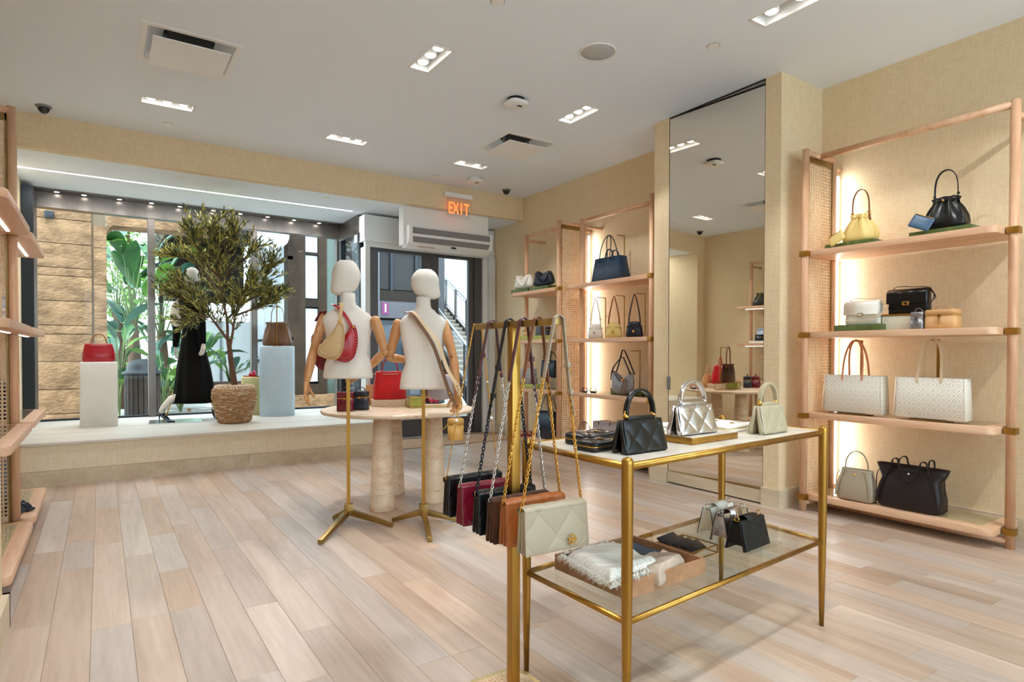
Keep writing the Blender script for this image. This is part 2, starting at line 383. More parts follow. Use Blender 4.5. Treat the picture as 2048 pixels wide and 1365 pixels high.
# ================================================================ ROOM
H = 3.36; XR = 4.92; XL = -0.93; YF = 7.04; YW = 8.93; PZ = 0.39; YD = 7.85
holes = []
AC = [(.545, 4.98), (3.62, 5.31)]
for cx, cy in AC: holes.append((cx - .30, cx + .30, cy - .30, cy + .30))
FIX = [  # centre x, y, half length x, half width y, lamps, label
    (.50, 6.12, .20, .07, 3, 'recessed triple spotlight nearest the left end of the far beam'),
    (2.09, 6.12, .20, .07, 3, 'recessed triple spotlight above the left linen mannequin'),
    (3.55, 6.13, .20, .07, 2, 'recessed spotlight in front of the exit sign'),
    (2.03, 4.10, .08, .20, 3, 'recessed triple spotlight with glaring lamp near ceiling centre'),
    (3.61, 4.30, .08, .20, 3, 'recessed spotlight glaring beside the square ceiling vent'),
    (3.58, 2.25, .08, .20, 2, 'recessed spotlight cut off by the top edge of the picture'),
    (.35, 2.9, .08, .20, 3, 'unseen recessed spotlight above the left aisle'), (2.0, .6, .20, .07, 3, 'added unseen recessed spotlight above the camera'),
    (.4, .3, .20, .07, 3, 'added unseen recessed spotlight behind the camera on the left'), (3.8, .2, .20, .07, 3, 'added unseen recessed spotlight behind the camera on the right'),  # unseen fixtures over and behind the camera, put in for extra light
    (2.0, -1.4, .20, .07, 3, 'added unseen recessed spotlight far behind the camera')]
for x, y, a, b, n, l in FIX: holes.append((x - a, x + a, y - b, y + b))
def plate(x0, x1, y0, y1, z0, z1, holes):
    xs = sorted({x0, x1, *[v for h in holes for v in h[:2]]}); ys = sorted({y0, y1, *[v for h in holes for v in h[2:]]})
    mb = MB()
    nx, ny = len(xs), len(ys)
    solid = {}
    for i in range(nx - 1):
        for j in range(ny - 1):
            cx, cy = (xs[i] + xs[i + 1]) / 2, (ys[j] + ys[j + 1]) / 2
            solid[i, j] = not any(h[0] < cx < h[1] and h[2] < cy < h[3] for h in holes)
    for zz, fl in ((z0, 1), (z1, 0)):
        vs = [(x, y, zz) for y in ys for x in xs]
        mb.add(vs, [((j * nx + i, (j + 1) * nx + i, (j + 1) * nx + i + 1, j * nx + i + 1) if fl else (j * nx + i, j * nx + i + 1, (j + 1) * nx + i + 1, (j + 1) * nx + i)) for (i, j), s_ in solid.items() if s_])
    return mb
struct('ceiling', plate(XL - .1, XR + .1, -3, YF + .1, H, H + .02, holes), MT['ceil'])
# floor with individual planks
fl = struct('floor', MB().box(XL - .1, XR + .1, -3.1, YW + .2, -.06, -.012), MT['sub'])
PW = .148; rest = MB(); meshes = {}; npl = 0; fb = MB(); rows = int((XR - XL) / PW) + 1
rr = random.Random(3); cand = []
for i in range(rows):
    x0 = XL + i * PW; x1 = min(x0 + PW - .0007, XR); y = -3.0 - rr.random() * .8
    while y < YD + .05:
        L = rr.choice((.6, .8, 1.0, 1.2, 1.5)); y0, y1 = max(y, -3), min(y + L - .0007, YD + .05)
        if y1 - y0 > .05: cand.append((x0, x1, y0, y1))
        y += L
def inview(x, y):
    d = x * _f.x + y * _f.y; lx = x * _r.x + y * _r.y
    return d > 1.7 and abs(lx / d) < .88
def score(c):
    x0, x1, y0, y1 = c; pts = [((x0 + x1) / 2, y0 + (y1 - y0) * k / 4) for k in range(5)]
    a = sum(1 / (p[0] * _f.x + p[1] * _f.y) ** 3 for p in pts if inview(*p)); return a * (y1 - y0)
cand.sort(key=score, reverse=True)
for k, (x0, x1, y0, y1) in enumerate(cand):
    if k < 290 and score((x0, x1, y0, y1)) > 0:
        key = (round(x1 - x0, 4), round(y1 - y0, 4))
        if key not in meshes:
            w, l = key; c = .0009
            m = MB(); m.loft([[(0, 0, -.010), (w, 0, -.010), (w, l, -.010), (0, l, -.010)], [(0, 0, -c), (w, 0, -c), (w, l, -c), (0, l, -c)],
                              [(c, c, 0), (w - c, c, 0), (w - c, l - c, 0), (c, l - c, 0)]], False)
            o = m.build('plank', MT['plank'], fl); meshes[key] = o.data
        else:
            o = bpy.data.objects.new('plank', meshes[key]); COL.objects.link(o); o.parent = fl
        o.location = (x0, y0, 0)
    else: rest.box(x0, x1, y0, y1, -.010, 0)
rest.build('plank_field', MT['plank'], fl, kind='stuff')
# walls
struct('wall_right', MB().box(XR, XR + .12, -3, YD + .25, 0, H), MT['wall'])
wb = struct('wall_back', MB().box(XL - .1, XR + .1, -3.1, -3, 0, .35).box(XL - .1, XR + .1, -3.1, -3, 3.15, H), MT['wall'])
w3 = struct('added_light_window', MB().box(XL, XR, -3.09, -3.02, .35, .42).box(XL, XR, -3.09, -3.02, 3.08, 3.15), MT['steel'])  # unseen window behind the camera, added so daylight reaches the ceiling
for k in range(5): MB().box(XL + k * 1.4475, XL + k * 1.4475 + .06, -3.09, -3.02, .42, 3.08).build('mullion', MT['steel'], w3)
for k in range(4): MB().box(XL + k * 1.4475 + .06, XL + (k + 1) * 1.4475, -3.06, -3.052, .42, 3.08).build('window_pane', MT['pane'], w3)
struct('wall_left', MB().box(XL - .1, XL, -3, YF + .1, 0, H), MT['wall'])
struct('wall_left_pier', MB().box(XL, -.36, -3, 3.40, 0, H), MT['wall'])
struct('wall_left_window', MB().box(-.82, -.705, YF + .1, YW - .1, 0, 3.05), MT['wall'])
struct('wall_front', MB().box(XL, XR, YF, YF + .1, 3.05, H), MT['wall'])
struct('wall_front_return', MB().box(XL, -.70, YF, YF + .1, 0, 3.05), MT['wall'])
pil = struct('wall_pier', MB().box(4.35, XR, 2.765, 2.90, 0, H).box(4.35, XR, 3.88, 4.06, 0, H).box(4.47, XR, 2.90, 3.88, 0, H), MT['wall'])
# soffit over the window zone, higher slots for the light strip
SZ = 3.05
led_holes = [(-.70, -.53, 7.83, 7.875), (-.52, 1.02, 7.83, 7.875), (1.03, 2.68, 7.83, 7.875), (2.69, 2.76, 7.83, 7.875)]
struct('ceiling_soffit', plate(-.72, XR, YF + .1, YD + .85, SZ, SZ + .02, led_holes), MT['ceil'])
# baseboards
BH = .14
struct('baseboard_right', MB().box(XR - .02, XR, -3, 2.765, 0, BH), MT['base'])
struct('baseboard_right_far', MB().box(XR - .02, XR, 4.06, YD - .05, 0, BH), MT['base'])
struct('baseboard_left', MB().box(-.36, -.335, -3, 3.425, 0, BH + .01).box(XL, -.335, 3.40, 3.425, 0, BH + .01), MT['base'])
struct('baseboard_pier', MB().box(4.325, 4.35, 2.74, 2.90, 0, BH).box(4.35, XR - .021, 2.74, 2.765, 0, BH).box(4.325, 4.35, 3.885, 4.085, 0, BH).box(4.35, XR - .021, 4.06, 4.085, 0, BH), MT['base'])
# tall mirror set in the pier
t = thing('wall_mirror', 'tall frameless mirror filling the beige pier from floor to ceiling', 'mirror', (4.35, 2.90, 0))
TH = radians(2.4); L = .975
m = MB(); c, s_ = cos(TH), sin(TH)
a = (.002 + L * s_, .003); bq = (.002, .003 + L * c)
m.add([(a[0], a[1], .115), (bq[0], bq[1], .115), (bq[0], bq[1], 3.358), (a[0], a[1], 3.358), (a[0] + .006, a[1], .115), (bq[0] + .006, bq[1], .115), (bq[0] + .006, bq[1], 3.358), (a[0] + .006, a[1], 3.358)],
      [(0, 3, 2, 1), (4, 5, 6, 7), (0, 1, 5, 4), (3, 7, 6, 2), (0, 4, 7, 3), (1, 2, 6, 5)])
m.build('mirror_glass', MT['mirror'], t)
MB().box(0, .1, 0, .98, .108, .115).build('bottom_trim', MT['brassd'], t)
MB().box(-.012, .10, .004, .976, .012, .108).build('door_base_panel', MT['base'], t)
MB().box(0, .08, 0, .004, .115, 3.358).box(0, .08, .976, .98, .115, 3.358).box(0, .003, 0, .98, 3.345, 3.358).build('edge_trim', MT['dark'], t)
MB().box(-.012, .0, .965, .985, .86, .98).build('latch_plate', MT['steell'], t)
# display platform in the window
t = thing('display_platform', 'raised pale wood window platform with a beige cloth front', 'platform', (0, 0, 0))
MB().box(-.70, 2.84, 6.805, 7.15, .14, PZ - .02).box(-.70, 2.84, 7.15, YW - .07, .02, PZ - .02).build('plinth_body', MT['wall_v'], t)
MB().box(-.70, 2.86, 6.785, YW - .06, PZ - .02, PZ).build('platform_top', MT['ptop'], t)
for x0, x1 in ((-.70, 1.27), (1.273, 2.86)): MB().box(x0, x1, 6.79, 6.81, 0, .138).build('base_board', MT['base'], t)
# window frames
def rect_frame(mb, x0, x1, y0, y1, z0, z1, w):
    mb.box(x0, x0 + w, y0, y1, z0, z1).box(x1 - w, x1, y0, y1, z0, z1).box(x0 + w, x1 - w, y0, y1, z0, z0 + w * .6).box(x0 + w, x1 - w, y0, y1, z1 - w, z1); return mb
wf = struct('window_1', MB().box(-.70, 2.98, YW - .12, YW + .02, 2.86, 2.95).box(-.70, 2.98, YW - .10, YW + .03, 2.953, 3.04), MT['steel'])
for x0, x1 in ((-.70, -.60), (.494, .571), (1.696, 1.773), (2.865, 2.97)):
    MB().box(x0, x1, YW - .10, YW + .02, PZ, 2.86).box(x0 + .012, x1 - .012, YW - .112, YW - .1, PZ + .01, 2.855).build('mullion', MT['steel'], wf)
MB().box(-.60, 2.865, YW - .06, YW + .02, PZ, PZ + .022).build('sill', MT['steeld'], wf)
MB().box(-.7, -.595, YW - .5, YW - .13, PZ, 3.0).build('jamb_lining', MT['steeld'], wf)
for x0, x1 in ((-.60, .494), (.571, 1.696), (1.773, 2.865)):
    MB().box(x0, x1, YW - .03, YW - .022, PZ + .02, 2.86).build('window_pane', MT['pane'], wf)
MB().box(-.70, 2.98, YW - .27, YW - .10, 3.035, 3.049).build('bronze_valance', MT['steel'], wf)
# glazed return beside the door
w2 = struct('window_2', MB().box(2.88, 2.97, YD + .12, YW - .1, 2.80, 3.04).box(2.90, 2.96, YD + .12, YW - .1, 0.0, .44), MT['steel'])
MB().box(2.92, 2.928, YD + .2, YW - .12, .44, 2.80).build('window_pane', MT['pane'], w2)
MB().box(2.885, 2.965, YW - .22, YW - .1, .0, 2.8).box(2.885, 2.965, YD + .10, YD + .18, .0, 2.8).build('mullion', MT['steeld'], w2)
# entrance door
dr = struct('door_1', MB().box(2.965, 3.0, YD - .02, YD + .1, 0, 2.66).box(4.60, 4.72, YD - .02, YD + .1, 0, 2.66).box(3.0, 4.60, YD - .02, YD + .1, 2.62, 2.66), mat('door_frame_grey', (92, 92, 96), .35, .6))
MB().box(2.90, 2.965, YD - .08, YD + .1, 0, 2.599).box(4.72, 4.80, YD - .06, YD + .1, 0, 2.599).box(4.805, 4.90, YD - .12, YD + .0, 0, 2.599).box(2.90, 4.91, YD - .08, YD - .02, 2.60, 2.67).build('white_casing', MT['whitem'], dr)
for x0, x1, wa, wb_ in ((3.0, 3.88, .11, .13), (3.885, 4.60, .135, .09)):
    lf = MB().box(x0, x0 + wa, YD + .01, YD + .06, .02, 2.61).box(x1 - wb_, x1, YD + .01, YD + .06, .02, 2.61).box(x0 + wa, x1 - wb_, YD + .01, YD + .06, .02, .26).box(x0 + wa, x1 - wb_, YD + .01, YD + .06, 2.56, 2.61)
    l_ = lf.build('door_leaf', bpy.data.materials['door_frame_grey'], dr)
    MB().box(x0 + wa, x1 - wb_, YD + .03, YD + .038, .26, 2.56).build('glass_pane', MT['pane'], l_)
    hx = x1 - .035 if x0 < 3.5 else x0 + .035
    MB().tube([(hx, YD - .03, .75), (hx, YD - .03, 1.55)], .014, 10).box(hx - .01, hx + .01, YD - .03, YD + .01, .8, .82).box(hx - .01, hx + .01, YD - .03, YD + .01, 1.48, 1.50).build('door_handle', MT['steell'], l_)
# roller shutter housing above the door
t = thing('shutter_housing', 'long white metal shutter box above the glass entrance door', 'shutter box', (0, 0, 0))
MB().box(2.89, 3.46, YD - .07, YD + .33, 2.69, 3.02).box(4.36, 4.91, YD - .07, YD + .33, 2.69, 3.02).box(3.46, 4.36, YD, YD + .33, 2.69, 3.02).build('housing', MT['whitem'], t, bevel=.006)
MB().box(2.885, 4.905, YD - .10, YD + .10, 2.671, 2.69).build('bottom_rail', MT['white'], t)
for x in (2.905, 3.44, 4.88):
    for z in (2.71, 3.0): MB().ball((x, YD - .072, z), .006, 6, 4).build('screw', MT['white'], t)
# air curtain
t = thing('air_curtain', 'white air curtain heater with grey mesh bands above the door', 'air curtain', (0, 0, 0))
MB().box(3.17, 4.42, 7.16, 7.30, 2.56, 3.046).build('mounting_panel', MT['white'], t)
prof = [(7.16, 2.80), (7.06, 2.795), (7.045, 2.78), (7.045, 2.665), (7.075, 2.575), (7.16, 2.53), (7.28, 2.53), (7.28, 2.80)]
m = MB(); m.loft([[(3.20, y, z) for y, z in prof], [(4.42, y, z) for y, z in prof]], False); m.build('casing', MT['white'], t, bevel=.004)
MB().box(3.245, 4.375, 7.039, 7.046, 2.69, 2.768).build('mesh_band', MT['grill'], t)
m = MB(); m.add([(3.245, 7.040, 2.655), (4.375, 7.040, 2.655), (4.36, 7.062, 2.585), (3.26, 7.062, 2.585), (3.245, 7.050, 2.655), (4.375, 7.050, 2.655), (4.36, 7.075, 2.588), (3.26, 7.075, 2.588)],
                [(0, 3, 2, 1), (4, 5, 6, 7), (0, 1, 5, 4), (2, 3, 7, 6), (1, 2, 6, 5), (0, 4, 7, 3)]); m.build('mesh_band', MT['grill'], t)
MB().box(3.80, 3.87, 7.064, 7.076, 2.552, 2.572).build('maker_plate', MT['navyv'], t)
for i in range(9): MB().box(3.34 + i * .026, 3.36 + i * .026, 7.10, 7.102, 2.537, 2.546).build('warning_print', mat('warning_red', (170, 90, 90), .6) if i == 0 else bpy.data.materials['warning_red'], t)
# exit sign
def text_mesh(s, size, ext, name='text'):
    cu = bpy.data.curves.new(name, 'FONT'); cu.body = s; cu.size = size; cu.extrude = ext; cu.align_x = 'CENTER'; cu.align_y = 'CENTER'; cu.offset = size * .006
    cu.resolution_u = 3
    ob = bpy.data.objects.new(name, cu); COL.objects.link(ob); bpy.context.view_layer.update()
    me = bpy.data.meshes.new_from_object(ob.evaluated_get(bpy.context.evaluated_depsgraph_get())); bpy.data.objects.remove(ob); bpy.data.curves.remove(cu)
    mb = MB(); mb.v = [tuple(v.co) for v in me.vertices]; mb.f = [tuple(p.vertices) for p in me.polygons]; mb.s = [False] * len(mb.f); return mb
def tmb(mb, T): mb.v = [tuple(T @ Vector(p)) for p in mb.v]; return mb
t = thing('exit_sign', 'red lettered EXIT sign on a clear panel under the far beam', 'sign', (3.86, 6.99, 3.10))
MB().box(-.20, .20, -.02, .045, .10, .155).build('mounting_bar', MT['white'], t)
MB().box(-.17, .18, -.004, .004, -.16, .10).build('clear_panel', MT['acryl'], t)
for i, ch in enumerate('EXIT'):
    k = tmb(text_mesh(ch, .21, .003), Matrix.Translation((-.118 + i * .079, -.008, -.045)) @ Matrix.Rotation(pi / 2, 4, 'X') @ Matrix.Diagonal((.62, 1.0, 1, 1)))
    k.build('sign_letter', MT['orange'], t)
# floor mat inside the door
single('entrance_mat', MB().box(2.90, 4.88, 6.98, YD - .03, .001, .012), mat('brown_mat', (168, 136, 108), .95, bump=(300, .4, .002)), 'brown entrance mat on the floor before the glass door', 'mat', bevel=.003)

# ================================================================ CEILING FITTINGS
def spot(parent, loc, target, W=SPOT_W, size=62, blend=.45, col=(.985, .985, .985), r=.03):
    l = bpy.data.lights.new('spot_beam', 'SPOT'); l.energy = W; l.spot_size = radians(size); l.spot_blend = blend; l.color = col; l.shadow_soft_size = r
    o = bpy.data.objects.new('spot_beam', l); COL.objects.link(o); o.parent = parent; o.location = loc
    o.rotation_euler = (Vector(target) - (Vector(parent.location) + Vector(loc))).to_track_quat('-Z', 'Y').to_euler(); return o
TG = {0: [(-.5, 5.4, .6), (.9, 7.4, .5), (.2, 5.0, 0)], 1: [(1.95, 4.5, .5), (2.0, 4.4, .3), (1.2, 7.2, .4)], 2: [(4.6, 6.1, 1.3), (2.1, 4.5, .4)],
      3: [(1.6, 4.2, .7), (2.6, 3.0, 0), (1.2, 1.9, .7)], 4: [(2.1, 4.5, .8), (4.7, 5.0, 1.2), (4.3, 3.2, 1)], 5: [(4.7, 2.1, 1.2), (2.2, 1.7, .8)],
      6: [(-.5, 4.4, .7), (.9, 3.6, 0), (1.3, 2.2, 0)], 7: [(2.1, 1.7, .6), (1.1, 1.7, .6), (3.1, 1.9, 0)], 8: [(1.0, 1.8, .6), (.4, 2.4, 0), (1.6, 2.6, 0)], 9: [(4.8, 1.6, 1.2), (3.4, 1.6, 0), (4.8, 2.4, .9)],
      10: [(1, -.6, 0), (3, -.6, 0), (2, -2, 0)]}
for i, (x, y, a, b, n, lab) in enumerate(FIX):
    t = thing('recessed_spotlight', lab, 'ceiling light', (x, y, H))
    D = .11; w = .012
    MB().box(-a, -a + .004, -b, b, 0, D).box(a - .004, a, -b, b, 0, D).box(-a, a, -b, -b + .004, 0, D).box(-a, a, b - .004, b, 0, D).box(-a, a, -b, b, D, D + .004).build('housing', MT['white'], t)
    MB().box(-a - w, -a + .006, -b - w, b + w, -.003, .001).box(a - .006, a + w, -b - w, b + w, -.003, .001).box(-a, a, -b - w, -b + .006, -.003, .001).box(-a, a, b - .006, b + w, -.003, .001).build('trim_frame', MT['white'], t)
    for k in range(n):
        u = (k - (n - 1) / 2) * (.125 if n == 3 else .2)
        px, py = (u, 0) if a > b else (0, u)
        lp = MB().lathe([(.046, .095), (.048, .03), (.040, .026)], 16, T=Matrix.Translation((px, py, 0))).build('lamp_can', MT['white'], t)
        MB().lathe([(.034, .025), (.034, .022)], 16, T=Matrix.Translation((px, py, 0))).build('lamp_face', MT['lamp'], lp)
        tg = TG[i]; spot(t, (px, py, .018), tg[k % len(tg)], SPOT_W * (1.9 if (i, k) in ((1, 0), (2, 1)) else 1), 62 if (i, k) not in ((1, 0), (2, 1)) else 50)
for k, (cx, cy) in enumerate(AC):
    t = thing('air_vent', ['white square ceiling air vent at the upper left, large in view', 'white square ceiling air vent at the far right above the door'][k], 'air vent', (cx, cy, H))
    MB().box(-.31, -.27, -.31, .31, -.004, .004).box(.27, .31, -.31, .31, -.004, .004).box(-.27, .27, -.31, -.27, -.004, .004).box(-.27, .27, .27, .31, -.004, .004).build('frame', MT['white'], t)
    m = MB(); n = 4
    m.loft([[(-.27, -.27, 0), (.27, -.27, 0), (.27, .27, 0), (-.27, .27, 0)], [(-.25, -.25, .03), (.25, -.25, .03), (.25, .25, .03), (-.25, .25, .03)], [(-.14, -.14, .10), (.14, -.14, .10), (.14, .14, .10), (-.14, .14, .10)]], False, (False, False))
    m.build('duct_cone', MT['white'], t)
    MB().lathe([(.17, .085), (.17, .099)], 24).build('duct_mouth', MT['dark'], t)
    MB().box(-.24, .24, -.24, .24, -.052, -.046).build('cover_panel', MT['white'], t)
    for sx in (-1, 1):
        MB().box(sx * .15 - .01, sx * .15 + .01, -.005, .005, -.046, .09).build('hanger', MT['steell'], t)
for (x, y), lab in (((2.95, 4.33), 'white smoke alarm on a black base near ceiling centre'), ((3.85, 6.56), 'small white smoke alarm near the exit sign')):
    t = thing('smoke_alarm', lab, 'smoke alarm', (x, y, H))
    MB().lathe([(.075, 0), (.075, -.02), (.06, -.026)], 24).build('base_ring', MT['dark'] if x < 3 else MT['white'], t)
    m = MB(); m.loft([[(r * (abs(cos(a)) ** .6) * (1 if cos(a) > 0 else -1), r * (abs(sin(a)) ** .6) * (1 if sin(a) > 0 else -1), z) for a in [2 * pi * k / 32 for k in range(32)]] for r, z in ((.072, -.024), (.092, -.03), (.094, -.045), (.082, -.056), (.03, -.06))]); m.build('alarm_body', MT['white'], t)
    MB().box(.0, .045, -.03, -.022, -.063, -.058).box(.0, .045, -.015, -.007, -.062, -.058).build('slot', MT['dark'], t)
for (x, y), lab in (((-.40, 6.79), 'dark dome camera on the ceiling at the left'), ((4.48, 6.80), 'dark dome camera in the far right ceiling corner')):
    t = thing('dome_camera', lab, 'camera', (x, y, H))
    MB().lathe([(.062, 0), (.062, -.008), (.05, -.016)], 24).build('mounting_ring', MT['steell'], t)
    MB().lathe([(.046, -.014)] + [(.046 * cos(radians(a)), -.014 - .05 * sin(radians(a))) for a in range(15, 90, 15)] + [(.003, -.066)], 20).build('smoked_dome', MT['domeg'], t)
t = thing('ceiling_speaker', 'round grey ceiling speaker grille with thin white ring', 'speaker', (2.975, 3.328, H))
MB().lathe([(.135, 0), (.135, -.006), (.122, -.007), (.120, -.001)], 40, caps=(True, False)).build('ring', MT['white'], t)
MB().lathe([(.121, -.001), (.119, -.005), (.06, -.009), (.005, -.01)], 40).build('grille', mat('speaker_mesh', (178, 178, 178), .8), t)
for (x, y), lab in (((3.592, 2.806), 'small white sprinkler disc beside the ceiling speaker'), ((.545, 6.65), 'white sprinkler disc behind the left triple spotlight'), ((3.43, 6.75), 'white sprinkler disc left of the exit sign'), ((2.042, 3.2), 'white sprinkler fitting at the top edge of the picture')):
    t = thing('sprinkler_cover', lab, 'sprinkler', (x, y, H)); MB().lathe([(.04, 0), (.04, -.004), (.036, -.006)], 24).build('cover_disc', MT['white'], t)
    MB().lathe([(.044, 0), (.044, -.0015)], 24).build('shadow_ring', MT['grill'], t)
for (x, y), lab in (((.7, 7.38), 'white sprinkler disc on the window soffit at left'), ((2.25, 7.35), 'white sprinkler disc on the window soffit towards the door')):
    single('sprinkler_cover', MB().lathe([(.04, 0), (.04, -.005), (.036, -.007)], 24), MT['white'], lab, 'sprinkler', (x, y, SZ))
# light strip in the soffit
t = thing('strip_light', 'long narrow white light strip in the soffit over the platform', 'strip light', (0, 0, SZ))
for x0, x1, y0, y1 in led_holes: MB().box(x0, x1, y0, y1, .002, .016).build('light_strip', MT['led'], t)
al = bpy.data.lights.new('strip_glow', 'AREA'); al.shape = 'RECTANGLE'; al.size = 3.4; al.size_y = .04; al.energy = 30; al.color = (.95, .98, 1)
ao = bpy.data.objects.new('strip_glow', al); COL.objects.link(ao); ao.parent = t; ao.location = (1.02, 7.852, -.004)
for i, x in enumerate((-.404, -.147, .201, .532, .841, 1.224, 1.546, 1.89, 2.238, 2.584)):
    t = thing('downlight', 'small round downlight over the shop window, ' + ('leftmost of the row of ten', 'second of ten from the left', 'third of ten from the left', 'fourth of ten from the left', 'fifth of ten from the left', 'fifth of ten from the door', 'fourth of ten from the door', 'third of ten from the door', 'second of ten from the door', 'rightmost of the row, by the door')[i], 'downlight', (x, 8.745, 3.034), group='downlights over the window')
    MB().lathe([(.036, 0), (.036, -.004), (.026, -.005), (.024, 0)], 18).build('bezel', MT['steell'], t)
    MB().lathe([(.024, -.001), (.024, -.004)], 16).build('lamp_face', MT['lamp'], t)
    if i % 1 == 0: spot(t, (0, 0, -.012), (x, 8.5, .4), 14, 80, .5, (1, .96, .9))

# ================================================================ WALL SHELVING
ZS = (.13, .749, 1.36, 1.975)
def shelf_poly(u0, u1, v0, v1, r=.05, round_v0=False):
    p = []
    for cu, cv, a0 in ((u1 - r, v1 - r, 0), (u0 + r, v1 - r, 90)):
        for k in range(6): a = radians(a0 + 18 * k); p.append((cu + r * cos(a), cv + r * sin(a)))
    return p + [(u0, v0), (u1, v0)]
def wall_unit(label, X, sgn, yp, yu, ys0, ys1, fv=.465, pf=.485, leds=False, glassy_low=True, strip=True, sy=None):
    """shelving on the wall at x=X; sgn=-1 means it sticks out towards -x. yp: cane side panel, yu: single upright"""
    t = thing('shelving_unit', label, 'shelving', (X, (ys0 + ys1) / 2, 0)); oy = (ys0 + ys1) / 2
    q = lambda u, v, z: (sgn * v, u - oy, z)
    fr = .30; r = .026
    # side panel
    for nm, v in (('front_post', pf), ('rear_post', .10)):
        MB().tube([q(yp, v, 0), q(yp, v, 2.74)], r, 14).build(nm, MT['oak'], t)
    MB().tube([q(yp, pf, 2.716), q(yp, .10, 2.716)], .024, 12).build('top_rail', MT['oak'], t)
    MB().tube([q(yp, pf, .06), q(yp, .10, .06)], .022, 12).build('bottom_rail', MT['oak'], t)
    cp = MB(); v0, v1 = .125, pf - .025; bw = .008
    for a, b in ((v0, v0 + bw), (v1 - bw, v1)):
        x0, x1 = sorted((sgn * a, sgn * b)); cp.box(x0, x1, yp - oy - .012, yp - oy + .012, .08, 2.69)
    x0, x1 = sorted((sgn * v0, sgn * v1)); cp.box(x0, x1, yp - oy - .012, yp - oy + .012, 2.65, 2.69).box(x0, x1, yp - oy - .012, yp - oy + .012, .08, .10)
    cp.build('brass_edging', MT['brassd'], t)
    m = MB(); pitch = .0245; n = int((v1 - v0) / pitch); z = .10
    for k in range(n + 1):
        v = v0 + (k + .5) * (v1 - v0) / (n + 1); x = sgn * v; m.box(x - .0052, x + .0052, yp - oy - .002, yp - oy + .001, .10, 2.65)
    while z < 2.65: m.box(x0, x1, yp - oy - .001, yp - oy + .003, z, z + .0105); z += pitch
    m.build('cane_weave', MT['cane'], t, kind='stuff')
    # single upright with top bar and base rail
    MB().tube([q(yu, fr, 0), q(yu, fr, 2.74)], .027, 14).build('upright', MT['oak'], t)
    MB().tube([q(yu, fr, 2.716), q(yp, fr, 2.716)], .023, 12).build('top_bar', MT['oak'], t)
    MB().tube([q(yu, fr, .045), q(yp, fr, .045)], .022, 12).build('base_bar', MT['oak'], t)
    MB().tube([q(yu, fr, 2.66), q(yu, 0.002, 2.66)], .02, 10).build('wall_peg', MT['oak'], t)
    MB().tube([q(yp, .1, 2.66), q(yp, 0.002, 2.66)], .02, 10).build('wall_peg', MT['oak'], t)
    if strip:
        yy = yp - oy + (.045 if yu > yp else -.045)
        d_ = -1; y0 = (sy or yp) - oy + d_ * .012
        MB().box(*sorted((sgn * .046, sgn * .070)), *sorted((y0, y0 + d_ * .010)), .16, 2.60).build('side_light', MT['ledw'], t)
        a_ = bpy.data.lights.new('side_glow', 'AREA'); a_.shape = 'RECTANGLE'; a_.size = 2.4; a_.size_y = .02; a_.energy = 6; a_.color = (1, .985, .965)
        o_ = bpy.data.objects.new('side_glow', a_); COL.objects.link(o_); o_.parent = t; o_.location = (sgn * .075, y0 + d_ * .014, 1.38)
        dv = Vector((-sgn * .45, d_ * .9, 0)).normalized(); zx = Vector((0, 0, 1)); yv = (-dv).cross(zx); o_.rotation_euler = Matrix((zx, yv, -dv)).transposed().to_euler()
    for k, z in enumerate(ZS):
        po = shelf_poly(ys0 - oy, ys1 - oy, .04, fv); po = [(sgn * v, u) for u, v in po]
        if sgn < 0: po = po[::-1]
        po = po if sum((po[i][0] * po[(i + 1) % len(po)][1] - po[(i + 1) % len(po)][0] * po[i][1]) for i in range(len(po))) > 0 else po[::-1]
        sh = MB().prism(po, z - .045, z).build('shelf', MT['oakh'], t, bevel=.004)
        if k == 0 or (k == 1 and glassy_low):
            a0, a1 = sorted((sgn * .09, sgn * (fv - .07))); b0, b1 = ys0 - oy + .07, ys1 - oy - .07
            if k == 0:
                c = MB().box(a0, a1, b0, b1, z, z + .0015); y = b0
                while y < b1: c.box(a0, a1, y, y + .012, z + .0015, z + .003); y += .0245
                x = a0
                while x < a1: c.box(x, x + .012, b0, b1, z + .002, z + .0038); x += .0245
                c.build('cane_inset', MT['cane'], sh, kind='stuff')
            MB().box(a0, a1, b0, b1, z + .004 if k == 0 else z, z + .006 if k == 0 else z + .003).build('glass_inset', MT['shelfglass'], sh)
        if leds and k > 1:
            xx = sgn * (fv - .10)
            MB().box(xx - .008, xx + .008, ys0 - oy + .08, ys1 - oy - .12, z - .048, z - .0455).build('shelf_light', MT['led'], sh)
        for (u, v) in ((yu, fr), (yp, pf), (yp, .10)):
            x, y, _ = q(u, v, 0); dy = .012 if u == yu else 0
            MB().box(x - .032, x + .032, y - .032, y + .032, z - .045, z - .003).build('bracket', MT['brass'], t, bevel=.004)
    return t
wall_unit('wooden wall shelving right of the mirror with cane side panel', XR, -1, 2.615, 1.392, 1.43, 2.665)
wall_unit('wooden wall shelving left of the mirror, holding the navy embossed tote', XR, -1, 4.17, 5.42, 4.205, 5.50, sy=5.60)
wall_unit('wooden wall shelving nearest the entrance door', XR, -1, 5.615, 6.53, 5.66, 6.65, strip=False)
wall_unit('wooden shelving on the left wall next to the window platform', XL, 1, 4.97, 5.93, 5.0, 6.05, fv=.57, pf=.475, leds=True, strip=False)
wall_unit('wooden shelving at the left picture edge with lit shelf undersides', XL, 1, 3.50, 3.80, 3.72, 4.90, fv=.57, pf=.475, leds=True, strip=False)
